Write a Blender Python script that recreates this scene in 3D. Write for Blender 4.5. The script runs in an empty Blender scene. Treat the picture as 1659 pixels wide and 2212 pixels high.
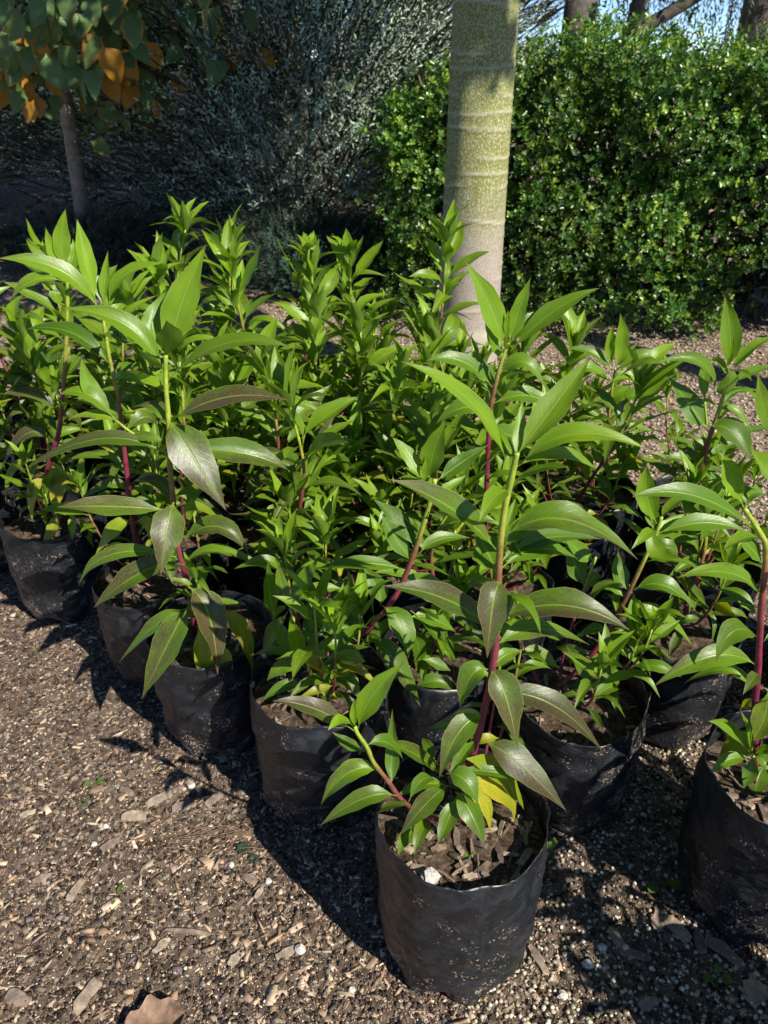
import bpy, math, random
import numpy as np
from mathutils import Vector, Matrix, noise

# ------------------------------------------------------------------ camera, sky, sun, exposure
S = bpy.context.scene
COL = S.collection
PITCH = math.radians(31); FOC = 1662.0; CAMH = 1.2
cd = bpy.data.cameras.new('camera'); cam = bpy.data.objects.new('camera', cd); COL.objects.link(cam)
cam.location = (0, 0, CAMH); cam.rotation_euler = (math.radians(90) - PITCH, 0, 0)
cd.sensor_fit = 'VERTICAL'; cd.sensor_height = 34.6; cd.lens = 34.6 * FOC / 2212
cd.clip_start = 0.02; cd.clip_end = 400
cd.dof.use_dof = True; cd.dof.focus_distance = 1.15; cd.dof.aperture_fstop = 9.0
S.camera = cam
SUN_EL = math.radians(41); SUN_DIR = Vector((0.707 * math.cos(SUN_EL), -0.707 * math.cos(SUN_EL), math.sin(SUN_EL)))
w = bpy.data.worlds.new('World'); S.world = w; w.use_nodes = True
nt = w.node_tree; bg = nt.nodes['Background']
sky = nt.nodes.new('ShaderNodeTexSky'); sky.sky_type = 'NISHITA'; sky.sun_disc = False
sky.sun_elevation = SUN_EL; sky.sun_rotation = math.radians(135)
sky.air_density = .75; sky.dust_density = 0.0; sky.ozone_density = 4.0; sky.altitude = 4500
nt.links.new(sky.outputs[0], bg.inputs[0]); bg.inputs[1].default_value = 0.115
sl = bpy.data.lights.new('sun', 'SUN'); sl.energy = 4.9; sl.angle = math.radians(0.53); sl.color = (1.0, 0.94, 0.84)
so = bpy.data.objects.new('sun', sl); COL.objects.link(so)
so.rotation_euler = SUN_DIR.to_track_quat('Z', 'Y').to_euler(); so.location = (5, -5, 6)
S.view_settings.view_transform = 'Standard'; S.view_settings.look = 'None'
S.view_settings.exposure = 0.68; S.view_settings.gamma = 1.0
S.render.engine = 'CYCLES'
S.cycles.max_bounces = 6; S.cycles.transparent_max_bounces = 6

R = random.Random(7); NR = np.random.default_rng(7)
CP, SP = math.cos(PITCH), math.sin(PITCH)
def ray(px, py):
    u = (px - 829.5) / FOC; v = (py - 1106) / FOC
    return Vector((u, CP - SP * v, -SP - CP * v))
def at(px, py, Y):                                # a point of the place seen at a pixel, Y metres ahead
    d = ray(px, py); return Vector((d.x * Y / d.y, Y, CAMH + d.z * Y / d.y))
def depth(p): return p.y * CP + (CAMH - p.z) * SP
CROPS = dict(c1=(0, 2000, 1100 / 1659), c2=(1000, 1900, 1100 / 1659), c3=(1900, 1900, 1124 / 1659), c4=(1100, 3000, 1300 / 1659),
             L=(0, 700, 1200 / 1659), M=(1000, 800, 1000 / 1659), R=(1700, 1000, 1324 / 1659), Z1=(0, 1700, 800 / 1659),
             Z2=(700, 1500, 800 / 1659), Z3=(2400, 1100, 900 / 2212), D=(0, 0, 1 / .54861))
def pix(c, x, y):
    a = CROPS[c]; return (a[0] + x * a[2]) * .54861, (a[1] + y * a[2]) * .54861
def pxs(c): return CROPS[c][2] * .54861

# ------------------------------------------------------------------ object helpers
def mesh(name, V, F, mat=None, uv=None, col=None, smooth=True):
    me = bpy.data.meshes.new(name)
    V = np.asarray(V, dtype=np.float32).reshape(-1, 3)
    if isinstance(F, np.ndarray):
        n, k = F.shape
        me.vertices.add(len(V)); me.vertices.foreach_set('co', V.ravel())
        me.loops.add(n * k); me.loops.foreach_set('vertex_index', F.astype(np.int32).ravel())
        me.polygons.add(n); me.polygons.foreach_set('loop_start', np.arange(0, n * k, k, dtype=np.int32))
        me.update(calc_edges=True)
    else:
        me.from_pydata([tuple(v) for v in V], [], F)
    if smooth: me.polygons.foreach_set('use_smooth', np.ones(len(me.polygons), dtype=bool))
    li = None
    if uv is not None:
        li = np.empty(len(me.loops), dtype=np.int32); me.loops.foreach_get('vertex_index', li)
        l = me.uv_layers.new(name='UVMap'); l.data.foreach_set('uv', np.asarray(uv, dtype=np.float32)[li].ravel())
    if col is not None:
        a = me.color_attributes.new('Col', 'FLOAT_COLOR', 'POINT')
        c = np.asarray(col, dtype=np.float32)
        if c.shape[1] == 3: c = np.hstack([c, np.ones((len(c), 1), dtype=np.float32)])
        a.data.foreach_set('color', c.ravel())
    if mat: me.materials.append(mat)
    me.validate() if not isinstance(F, np.ndarray) else None
    return me
def link(name, data, parent=None, loc=(0, 0, 0), kind=None):
    o = bpy.data.objects.new(name, data); COL.objects.link(o); o.location = loc
    if parent: o.parent = parent
    if kind: o['kind'] = kind
    return o
def tag(o, label, cat, group=None):
    o['label'] = label; o['category'] = cat
    if group: o['group'] = group
    return o
def thing(name, label, cat, loc=(0, 0, 0), group=None):
    return tag(link(name, None, None, loc), label, cat, group)

# ------------------------------------------------------------------ material helpers
class NT:
    def __init__(s, name):
        s.m = bpy.data.materials.new(name); s.m.use_nodes = True; s.t = s.m.node_tree
        s.b = s.t.nodes['Principled BSDF']; s.out = s.t.nodes['Material Output']
    def n(s, typ, **kw):
        q = s.t.nodes.new(typ)
        for k, v in kw.items():
            if k.startswith('i_'):
                key = k[2:]; q.inputs[int(key) if key.isdigit() else key].default_value = v
            else: setattr(q, k, v)
        return q
    def l(s, a, b): s.t.links.new(a, b)
    def noise(s, scale, detail=3, rough=.55, vec=None, dist=0):
        q = s.n('ShaderNodeTexNoise', i_Scale=scale, i_Detail=detail, i_Roughness=rough, i_Distortion=dist)
        if vec is not None: s.l(vec, q.inputs['Vector'])
        return q.outputs['Fac']
    def ramp(s, f, *st):
        q = s.n('ShaderNodeValToRGB'); e = q.color_ramp.elements
        while len(e) < len(st): e.new(.5)
        for i, (p, c) in enumerate(st):
            e[i].position = p; e[i].color = (c, c, c, 1) if not isinstance(c, tuple) else (*c, 1)
        s.l(f, q.inputs[0]); return q.outputs[0]
    def mix(s, f, a, b, mode='MIX'):
        q = s.n('ShaderNodeMix', data_type='RGBA', blend_type=mode)
        for v, i in ((f, 0), (a, 6), (b, 7)):
            if isinstance(v, (int, float)): q.inputs[i].default_value = v
            elif isinstance(v, tuple): q.inputs[i].default_value = (*v, 1)
            else: s.l(v, q.inputs[i])
        return q.outputs[2]
    def math(s, op, a, b=0.0, c=None):
        q = s.n('ShaderNodeMath', operation=op)
        for i, v in enumerate((a, b) if c is None else (a, b, c)):
            if isinstance(v, (int, float)): q.inputs[i].default_value = v
            else: s.l(v, q.inputs[i])
        return q.outputs[0]
    def bump(s, h, strength=.3, dist=.002, prev=None):
        q = s.n('ShaderNodeBump', i_Strength=strength, i_Distance=dist); s.l(h, q.inputs['Height'])
        if prev is not None: s.l(prev, q.inputs['Normal'])
        return q.outputs[0]
    def done(s, color=None, rough=None, normal=None, **kw):
        for k, v in (('Base Color', color), ('Roughness', rough), ('Normal', normal)):
            if v is None: continue
            if isinstance(v, (int, float)): s.b.inputs[k].default_value = v
            elif isinstance(v, tuple): s.b.inputs[k].default_value = (*v, 1)
            else: s.l(v, s.b.inputs[k])
        for k, v in kw.items(): s.b.inputs[k.replace('_', ' ')].default_value = v
        return s.m
    def translucent(s, color, fac=.35, normal=None):
        t = s.n('ShaderNodeBsdfTranslucent'); m = s.n('ShaderNodeMixShader', i_0=fac)
        if isinstance(color, tuple): t.inputs[0].default_value = (*color, 1)
        else: s.l(color, t.inputs[0])
        s.l(s.b.outputs[0], m.inputs[1]); s.l(t.outputs[0], m.inputs[2]); s.l(m.outputs[0], s.out.inputs[0])

def leaf_material():
    # object colour: r = purple, g = yellow, b = youth, a unused
    s = NT('sapling_leaf')
    oi = s.n('ShaderNodeObjectInfo'); sep = s.n('ShaderNodeSeparateColor'); s.l(oi.outputs['Color'], sep.inputs[0])
    uvn = s.n('ShaderNodeUVMap'); su = s.n('ShaderNodeSeparateXYZ'); s.l(uvn.outputs[0], su.inputs[0])
    tc = s.n('ShaderNodeTexCoord'); vec = tc.outputs['Object']
    comb = s.n('ShaderNodeVectorMath', operation='ADD'); s.l(vec, comb.inputs[0])
    rv = s.n('ShaderNodeCombineXYZ'); s.l(s.math('MULTIPLY', oi.outputs['Random'], 31.0), rv.inputs[0]); s.l(rv.outputs[0], comb.inputs[1])
    vec = comb.outputs[0]
    u = s.math('ABSOLUTE', s.math('SUBTRACT', su.outputs[0], .5)); v = su.outputs[1]
    n1 = s.noise(4, 3, .6, uvn.outputs[0]); 
    # uv noise offset per object
    uvo = s.n('ShaderNodeVectorMath', operation='ADD'); s.l(uvn.outputs[0], uvo.inputs[0]); s.l(rv.outputs[0], uvo.inputs[1])
    big = s.noise(3.2, 3, .6, uvo.outputs[0]); fine = s.noise(34, 4, .65, uvo.outputs[0])
    vr = s.math('MULTIPLY_ADD', oi.outputs['Random'], .35, .8)
    base = s.mix(sep.outputs[2], (.054, .124, .008), (.190, .310, .010))
    base = s.mix(s.ramp(big, (.35, 0.), (.7, .5)), base, (.095, .205, .010))
    pur = s.mix(s.ramp(fine, (.38, 0.), (.6, 1.)), (.125, .085, .038), (.062, .032, .030))
    mid_ = s.noise(11, 4, .7, uvo.outputs[0])
    pf = s.math('ADD', s.math('ADD', s.math('MULTIPLY_ADD', big, 1.5, -.45), s.math('MULTIPLY_ADD', mid_, 1.5, -.75)), s.math('MULTIPLY', fine, .5))
    pf = s.math('ADD', pf, s.math('MULTIPLY', s.math('SUBTRACT', su.outputs[0], .5), .45))
    pf = s.math('ADD', pf, s.math('MULTIPLY', v, .45))
    pf = s.math('ADD', pf, s.math('MULTIPLY', sep.outputs[0], 1.1))
    base = s.mix(s.ramp(s.math('MULTIPLY', pf, .5), (.53, 0.), (.88, .88)), base, pur)
    yel = s.mix(s.ramp(fine, (.5, 0.), (.72, .8)), (.50, .40, .02), (.32, .16, .03))
    yel = s.mix(s.ramp(big, (.3, 0.), (.62, .75)), yel, (.22, .30, .02))
    base = s.mix(sep.outputs[1], base, yel)
    # dark speckle on old leaves
    sp = s.ramp(s.noise(60, 3, .6, uvo.outputs[0]), (.52, 0.), (.62, .85))
    base = s.mix(s.math('MULTIPLY', sp, s.math('ADD', sep.outputs[0], s.math('MULTIPLY', sep.outputs[1], .5))), base, (.03, .02, .01))
    # midrib, veins
    rib = s.ramp(s.math('SUBTRACT', u, s.math('MULTIPLY', s.math('SUBTRACT', 1.0, v), .012)), (.0, 1.), (.035, 0.))
    w1 = s.math('FRACT', s.math('SUBTRACT', s.math('MULTIPLY', v, 13.0), s.math('MULTIPLY', u, 5.5)))
    vein = s.ramp(s.math('ABSOLUTE', s.math('SUBTRACT', w1, .5)), (0., 1.), (.10, 0.))
    base = s.mix(s.math('MULTIPLY', vein, .06), base, (.17, .27, .04))
    base = s.mix(s.math('MULTIPLY', rib, .75), base, (.24, .34, .05))
    edge = s.ramp(u, (.475, 0.), (.495, .6)); base = s.mix(edge, base, (.26, .32, .07))
    pet = s.ramp(v, (.05, 1.), (.15, 0.)); base = s.mix(pet, base, (.22, .32, .04))
    tipb = s.ramp(s.math('ADD', v, s.math('MULTIPLY', big, .06)), (.975, 0.), (1.0, .8)); base = s.mix(tipb, base, (.14, .08, .04))
    geo = s.n('ShaderNodeNewGeometry')
    under = s.mix(.55, base, (.16, .25, .05))
    base = s.mix(geo.outputs['Backfacing'], base, under)
    hsv = s.n('ShaderNodeHueSaturation'); s.l(base, hsv.inputs['Color']); s.l(vr, hsv.inputs['Value'])
    base = hsv.outputs[0]
    h = s.math('ADD', s.math('MULTIPLY', vein, -.22), s.math('MULTIPLY', fine, .5)); h = s.math('ADD', h, s.math('MULTIPLY', rib, -1.2))
    nb = s.bump(h, .35, .0008)
    nb = s.bump(s.noise(120, 2, .5, vec), .12, .001, nb)
    ro = s.math('MULTIPLY_ADD', fine, .26, .24)
    m = s.done(base, ro, nb, Specular_IOR_Level=.42)
    tr = s.n('ShaderNodeHueSaturation', i_Saturation=1.15, i_Value=2.0); s.l(base, tr.inputs['Color'])
    s.translucent(tr.outputs[0], .30)
    return m
M_LEAF = leaf_material()

def vcol_material(name, rough=.7, bumps=None, trans=0, spec=.4, tv=1.5, var=0):
    s = NT(name); a = s.n('ShaderNodeAttribute', attribute_name='Col'); c = a.outputs['Color']
    if var:
        tc = s.n('ShaderNodeTexCoord'); f = s.noise(var, 4, .65, tc.outputs['Object'])
        c = s.mix(1.0, c, s.ramp(f, (.3, .55), (.7, 1.25)), 'MULTIPLY')
    nb = None
    if bumps:
        tc = s.n('ShaderNodeTexCoord'); nb = s.bump(s.noise(bumps[0], 4, .6, tc.outputs['Object']), bumps[1], bumps[2])
    m = s.done(c, rough, nb, Specular_IOR_Level=spec)
    if trans:
        h = s.n('ShaderNodeHueSaturation', i_Value=tv, i_Saturation=1.1); s.l(c, h.inputs['Color']); s.translucent(h.outputs[0], trans)
    return m
M_STEM = vcol_material('sapling_stem', .42, (260, .35, .001), spec=.5, var=60)
M_CHIP = vcol_material('bark_and_stone_pieces', .85, (220, .6, .0015), spec=.25, var=130)
M_FOL = vcol_material('shrub_foliage', .5, None, trans=.25, spec=.4)
M_HEDGE = vcol_material('hedge_foliage', .34, None, trans=.25, spec=.55)
M_SILV = vcol_material('silver_foliage', .6, None, trans=.12, spec=.3)
M_BARK = vcol_material('rough_bark', .85, (30, .8, .01), spec=.2, var=25)

def ground_material():
    s = NT('mulched_soil'); g = s.n('ShaderNodeNewGeometry').outputs['Position']
    sepp = s.n('ShaderNodeSeparateXYZ'); s.l(g, sepp.inputs[0])
    f1 = s.noise(60, 6, .7, g); f2 = s.noise(9, 4, .6, g); f3 = s.noise(1.2, 3, .5, g)
    c = s.ramp(f1, (.33, (.035, .025, .018)), (.5, (.11, .078, .058)), (.68, (.23, .17, .125)))
    c = s.mix(s.ramp(f2, (.4, 0.), (.65, .6)), c, (.15, .115, .085))
    v = s.n('ShaderNodeTexVoronoi', i_Scale=110.0); s.l(g, v.inputs['Vector'])
    vc = s.n('ShaderNodeSeparateColor'); s.l(v.outputs['Color'], vc.inputs[0])
    spot = s.math('MULTIPLY', s.ramp(v.outputs['Distance'], (.3, 1.), (.42, 0.)), s.ramp(vc.outputs[0], (.55, 0.), (.6, 1.)))
    c = s.mix(spot, c, s.mix(vc.outputs[1], (.2, .16, .12), (.42, .38, .31)))
    # far gravel
    v2 = s.n('ShaderNodeTexVoronoi', i_Scale=62.0); s.l(g, v2.inputs['Vector'])
    vc2 = s.n('ShaderNodeSeparateColor'); s.l(v2.outputs['Color'], vc2.inputs[0])
    gr = s.ramp(vc2.outputs[0], (0., (.14, .10, .075)), (.5, (.36, .275, .205)), (1., (.52, .43, .34)))
    gr = s.mix(s.ramp(v2.outputs['Distance'], (.35, 0.), (.75, .7)), gr, (.06, .045, .033))
    gr = s.mix(s.ramp(f3, (.4, 0.), (.65, .35)), gr, (.17, .13, .10))
    far = s.ramp(s.math('MULTIPLY', sepp.outputs[1], .25), (.40, 0.), (.5, 1.))
    c = s.mix(far, c, gr)
    litter = s.ramp(s.math('ADD', s.math('MULTIPLY', sepp.outputs[1], .1), s.math('MULTIPLY', f2, .12)), (.43, 0.), (.50, 1.))
    c = s.mix(s.math('MULTIPLY', litter, .0), c, (.12, .08, .05))
    h = s.math('ADD', f1, s.math('MULTIPLY', v2.outputs['Distance'], -.8))
    return s.done(c, .9, s.bump(h, .9, .006), Specular_IOR_Level=.15)
M_GROUND = ground_material()

def bag_material():
    s = NT('black_polythene'); tc = s.n('ShaderNodeTexCoord'); o = tc.outputs['Object']; oi = s.n('ShaderNodeObjectInfo')
    add = s.n('ShaderNodeVectorMath', operation='ADD'); s.l(o, add.inputs[0])
    rv = s.n('ShaderNodeCombineXYZ'); s.l(s.math('MULTIPLY', oi.outputs['Random'], 17.0), rv.inputs[0]); s.l(rv.outputs[0], add.inputs[1]); p = add.outputs[0]
    sp = s.n('ShaderNodeSeparateXYZ'); s.l(o, sp.inputs[0]); z = sp.outputs[2]
    big = s.noise(9, 4, .6, p); med = s.noise(34, 5, .7, p, .4); fin = s.noise(230, 3, .6, p); sm = s.noise(14, 5, .75, p, 1.5)
    base = s.mix(s.ramp(sm, (.45, 0.), (.75, .5)), (.009, .0105, .013), (.055, .062, .072))  # bluish sheen of the plastic put into the base colour as noisy patches
    # soil splashes: denser towards the foot, clustered
    low = s.ramp(z, (.0, .20), (.12, .09), (.27, .03))
    k = s.math('ADD', s.math('MULTIPLY', big, .42), s.math('MULTIPLY', med, .30))
    k = s.math('ADD', k, s.math('MULTIPLY', fin, .50)); k = s.math('ADD', k, s.math('MULTIPLY', low, .42))
    dirt = s.ramp(k, (.725, 0.), (.76, 1.))
    dust_sheen = s.ramp(s.math('ADD', s.math('MULTIPLY', big, .8), s.math('MULTIPLY', low, .9)), (.54, 0.), (.95, .16))
    base = s.mix(dust_sheen, base, (.088, .080, .074))  # grey dust film, its tone also standing in for the plastic's sheen
    base = s.mix(dirt, base, s.mix(fin, (.17, .12, .085), (.33, .25, .18)))
    wr = s.n('ShaderNodeMapping'); wr.inputs['Scale'].default_value = (1, 1, 1.7); s.l(p, wr.inputs['Vector'])
    wn = s.noise(7, 3, .5, wr.outputs[0], .8)
    nb = s.bump(wn, .5, .012); rg_ = s.math('POWER', s.math('SUBTRACT', 1.0, s.math('ABSOLUTE', s.math('MULTIPLY_ADD', s.noise(9, 2, .5, wr.outputs[0], 1.6), 2.0, -1.0))), 14.0); nb = s.bump(rg_, .22, .004, nb); nb = s.bump(s.noise(45, 3, .55, p, .5), .22, .002, nb); nb = s.bump(dirt, .6, .0012, nb)
    ro = s.mix(dirt, s.ramp(sm, (.3, .30), (.7, .50)), (.9, .9, .9))
    return s.done(base, ro, nb, Specular_IOR_Level=.5)
M_BAG = bag_material()

def soil_material():
    s = NT('potting_mix'); tc = s.n('ShaderNodeTexCoord'); o = tc.outputs['Object']
    f = s.noise(90, 6, .75, o); g = s.noise(18, 3, .6, o)
    c = s.ramp(f, (.35, (.022, .015, .010)), (.52, (.095, .065, .045)), (.7, (.24, .175, .125)))
    return s.done(c, .95, s.bump(f, 1., .006), Specular_IOR_Level=.1)
M_SOIL = soil_material()

def trunk_material():
    s = NT('smooth_trunk_bark'); tc = s.n('ShaderNodeTexCoord'); o = tc.outputs['Object']
    sp = s.n('ShaderNodeSeparateXYZ'); s.l(o, sp.inputs[0]); z = sp.outputs[2]
    mp = s.n('ShaderNodeMapping'); mp.inputs['Scale'].default_value = (1, 1, .7); s.l(o, mp.inputs['Vector'])
    speck = s.noise(190, 3, .7, mp.outputs[0]); big = s.noise(5, 3, .6, o)
    green = s.mix(s.ramp(speck, (.48, 0.), (.62, 1.)), (.185, .195, .040), (.44, .42, .28))
    grey = s.mix(s.ramp(speck, (.4, 0.), (.62, 1.)), (.29, .245, .195), (.40, .35, .29))
    zf = s.math('ADD', z, s.math('MULTIPLY', big, .28))
    c = s.mix(s.ramp(s.math('MULTIPLY', zf, .5), (.345, 0.), (.475, 1.)), grey, green)
    st = s.noise(7, 5, .6, o, .5); c = s.mix(s.ramp(st, (.58, 0.), (.75, .4)), c, (.2, .19, .12))
    a = s.n('ShaderNodeAttribute', attribute_name='Col'); sc_ = s.n('ShaderNodeSeparateColor'); s.l(a.outputs['Color'], sc_.inputs[0]); c = s.mix(s.math('MULTIPLY', s.math('MAXIMUM', s.math('SUBTRACT', sc_.outputs[0], 1.0), 0.0), .8), c, (.52, .49, .37)); c = s.mix(1.0, c, s.ramp(sc_.outputs[0], (0., 0.), (1., 1.)), 'MULTIPLY')
    return s.done(c, .75, s.bump(speck, .35, .002), Specular_IOR_Level=.25)
M_TRUNK = trunk_material()

# ------------------------------------------------------------------ geometry helpers
def tube(pts, rad, n=10, col=None, close=True):
    pts = [Vector(p) for p in pts]; V = []; F = []; C = []
    up = Vector((0.3, 1, 0.1)).normalized(); 
    for i, p in enumerate(pts):
        t = (pts[min(i + 1, len(pts) - 1)] - pts[max(i - 1, 0)]).normalized()
        a = t.cross(up); a = a.normalized() if a.length > 1e-4 else Vector((1, 0, 0)); b = t.cross(a)
        r = rad[i] if isinstance(rad, (list, tuple)) else rad
        for k in range(n):
            th = 2 * math.pi * k / n; V.append(p + a * (r * math.cos(th)) + b * (r * math.sin(th)))
            if col is not None: C.append(col[i] if isinstance(col, list) else col)
    for i in range(len(pts) - 1):
        for k in range(n):
            F.append((i * n + k, i * n + (k + 1) % n, (i + 1) * n + (k + 1) % n, (i + 1) * n + k))
    if close: F.append(tuple(range((len(pts) - 1) * n, len(pts) * n)))
    return V, F, C
def smooth_path(pts, sub=4):
    out = []
    for i in range(len(pts) - 1):
        p0 = pts[max(i - 1, 0)]; p1 = pts[i]; p2 = pts[i + 1]; p3 = pts[min(i + 2, len(pts) - 1)]
        for k in range(sub):
            t = k / sub
            out.append(0.5 * ((2 * p1) + (p2 - p0) * t + (2 * p0 - 5 * p1 + 4 * p2 - p3) * t * t + (3 * p1 - p0 - 3 * p2 + p3) * t ** 3))
    out.append(pts[-1]); return out
def join(parts):
    V = []; F = []; C = []
    for v, f, c in parts:
        b = len(V); V += v; C += c; F += [tuple(i + b for i in q) for q in f]
    return V, F, C

def wprof(s):
    return (s ** .9) * ((1 - s) ** 1.28) / 0.2245 if 0 < s < 1 else 0.0
def leaf_geo(P0, Pm, P1, wid, nrm, fold=.35, twist=0., ripple=.06, n=11, droop=0, seed=0, pet=.11, shape=0):
    rr = random.Random(seed); ph = rr.random() * 6; rf = rr.uniform(5, 9)
    C = 2 * Pm - 0.5 * (P0 + P1)
    V = []; UV = []; cols = (-1, -.5, 0, .5, 1)
    L = (P1 - P0).length
    for i in range(n + 1):
        t = i / n
        p = (1 - t) ** 2 * P0 + 2 * t * (1 - t) * C + t * t * P1
        T = (2 * (1 - t) * (C - P0) + 2 * t * (P1 - C)).normalized()
        side = T.cross(nrm)
        side = side.normalized() if side.length > 1e-4 else Vector((1, 0, 0))
        if twist: side = Matrix.Rotation(twist * (t - .3), 3, T) @ side
        N = side.cross(T).normalized()
        s = (t - pet) / (1 - pet)
        hw = wid * .5 * max(wprof(s) if s > 0 else 0, .045 * (1 if t < .5 else 0))
        if shape: hw *= 1 + shape * (.5 - t)
        hw *= 1 + .05 * math.sin(t * 23 + ph) * (t > .2)
        for u in cols:
            z = fold * abs(u) ** 1.3 * hw + ripple * wid * math.sin(rf * t * 2 + ph + (1.3 if u > 0 else 0)) * (abs(u) ** 2) * min(1, hw / (wid * .3))
            q = p + side * (u * hw * (1 - .06 * fold)) + N * z
            V.append(q); UV.append((.5 + .5 * u, t))
    k = len(cols); F = []
    for i in range(n):
        for j in range(k - 1):
            F.append((i * k + j, i * k + j + 1, (i + 1) * k + j + 1, (i + 1) * k + j))
    return V, F, UV
# shared leaves for the saplings: unit length along +Y, face up +Z
POOL = []
for i in range(16):
    b = [-.05, .02, .08, .13, .18, .06, .10, .22][i % 8]
    bend = [.02, .08, -.05, .12, .2, .16, .04, .26][i % 8]
    v, f, uv = leaf_geo(Vector((0, 0, 0)), Vector((R.uniform(-.03, .03), .5 - abs(b) * .1, b)), Vector((R.uniform(-.05, .05), 1 - abs(bend) * .5, -bend)),
                        R.uniform(.24, .33), Vector((0, 0, 1)), R.uniform(.15, .6), R.uniform(-.7, .7), R.uniform(.03, .09), 9, seed=i, pet=R.uniform(.08, .14))
    POOL.append(mesh('leaf', v, f, M_LEAF, uv))

# ------------------------------------------------------------------ the ground
def gz(x, y):
    return .010 * noise.noise(Vector((x * 3, y * 3, .3))) + .004 * noise.noise(Vector((x * 17, y * 17, 1.3))) + .0016 * noise.noise(Vector((x * 60, y * 60, 2.3)))
xs = np.concatenate([[-120, -60, -30, -16, -9, -6, -4, -3], np.linspace(-2.4, -1.05, 22), np.linspace(-1.0, 1.1, 210), np.linspace(1.2, 2.6, 22), [3.2, 4.5, 7, 12, 20, 40, 80, 120]])
ys = np.concatenate([[-40, -15, -6, -2.5, -1], np.linspace(-.3, .3, 10), np.linspace(.32, 1.9, 170), np.linspace(1.95, 4.5, 50), [5, 5.6, 6.5, 8, 10, 13, 18, 28, 50, 90, 150]])
V = []; amp = []
for y in ys:
    for x in xs: V.append((x, y, gz(x, y) if -3 < x < 3 and -1 < y < 5 else 0))
nx, ny = len(xs), len(ys); ii = np.arange(nx * ny).reshape(ny, nx)
F = np.stack([ii[:-1, :-1], ii[:-1, 1:], ii[1:, 1:], ii[1:, :-1]], -1).reshape(-1, 4)
link('ground', mesh('ground', V, F, M_GROUND), kind='structure')

# ------------------------------------------------------------------ the big smooth trunk with its crown overhead
TX, TY = .318, 2.87
def tree_trunk():
    root = thing('smooth_bark_tree', 'thick smooth trunk, greenish above and grey below, rising behind the potted saplings', 'tree', (TX, TY, 0))
    n = 40; V = []; F = []; C = []; zs = np.concatenate([np.linspace(-.02, .3, 8), np.linspace(.32, 2.6, 300)])
    scars = []; z = .25
    while z < 2.6: z += R.uniform(.035, .085); scars.append((z, R.uniform(0, 6.28), R.uniform(.9, 3.0), R.uniform(-.012, .012)))
    for zi in zs:
        r = .118 - .012 * zi + .03 * math.exp(-max(zi, 0) / .09)
        if zi > 1.5: r += -.01 * (zi - 1.5)
        for k in range(n):
            th = 2 * math.pi * k / n; rr = r * (1 + .02 * noise.noise(Vector((math.cos(th) * 2, math.sin(th) * 2, zi * 2)))); c = 1.0
            for (zc, tc_, span, sl_) in scars:
                if abs(zi - zc) > .03: continue
                d = (th - tc_ + math.pi) % (2 * math.pi) - math.pi
                if abs(d) < span:
                    dz = zi - zc - sl_ * math.sin(d * 1.5) - .004 * noise.noise(Vector((d * 4, zc * 9, 0)))
                    e = math.exp(-(dz / .0042) ** 2) * min(1, (span - abs(d)) * 3)
                    rr += .0022 * e; c += .8 * e
                    e2 = math.exp(-((dz + .009) / .005) ** 2); c -= .16 * e2
            V.append((rr * math.cos(th), rr * math.sin(th), zi)); C.append((c, c, c))
    m = len(zs)
    for i in range(m - 1):
        for k in range(n): F.append((i * n + k, i * n + (k + 1) % n, (i + 1) * n + (k + 1) % n, (i + 1) * n + k))
    link('trunk', mesh('trunk', V, F, M_TRUNK, col=C), root)
    # limbs
    rr = random.Random(3); ends = []
    for k in range(9):
        a = k * 2.4; h0 = 2.2 + .04 * k; L = rr.uniform(1.0, 1.9)
        pts = [Vector((0, 0, h0)), Vector((math.cos(a) * L * .35, math.sin(a) * L * .35, h0 + .5)), Vector((math.cos(a) * L * .75, math.sin(a) * L * .75, h0 + 1.0)), Vector((math.cos(a) * L, math.sin(a) * L, h0 + 1.7))]
        v, f, c = tube(smooth_path(pts, 4), [.05 - .0035 * i for i in range(13)], 7, (.25, .22, .17))
        link('branch', mesh('branch', v, f, M_BARK, col=c), root); ends += smooth_path(pts, 4)[4:]
    leaf_cloud('crown', root, ends, 7000, .46, .11, .5, (.055, .12, .02), M_FOL, seed=5)
    return root
def rhombs(P, D, N, L, W, col, rnd=False):
    """many small pointed leaves: base P, direction D, normal N, length L, width W (arrays)"""
    D = D / np.linalg.norm(D, axis=1, keepdims=True)
    Sd = np.cross(D, N); Sd /= (np.linalg.norm(Sd, axis=1, keepdims=True) + 1e-9); Nn = np.cross(Sd, D)
    L = L[:, None]; W = W[:, None]
    a = P; b = P + D * L * .45 + Sd * W * .5 + Nn * W * .12; c = P + D * L - Nn * L * .08; d = P + D * L * .45 - Sd * W * .5 + Nn * W * .12
    n = len(P)
    if rnd:
        pts = [a, P + D * L * .32 + Sd * W * .42 + Nn * W * .10, P + D * L * .74 + Sd * W * .46 + Nn * W * .12, c, P + D * L * .74 - Sd * W * .46 + Nn * W * .12, P + D * L * .32 - Sd * W * .42 + Nn * W * .10]
        V = np.stack(pts, 1).reshape(-1, 3); i = np.arange(n) * 6
        F = np.concatenate([np.stack([i, i + 1, i + 2, i + 3], 1), np.stack([i, i + 3, i + 4, i + 5], 1)])
        return V, F, np.repeat(col, 6, axis=0)
    V = np.stack([a, b, c, d], 1).reshape(-1, 3)
    i = np.arange(n) * 4
    F = np.concatenate([np.stack([i, i + 1, i + 2], 1), np.stack([i, i + 2, i + 3], 1)])
    return V, F, np.repeat(col, 4, axis=0)
def rdirs(rng, n):
    v = rng.normal(size=(n, 3)); return v / np.linalg.norm(v, axis=1, keepdims=True)
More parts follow.
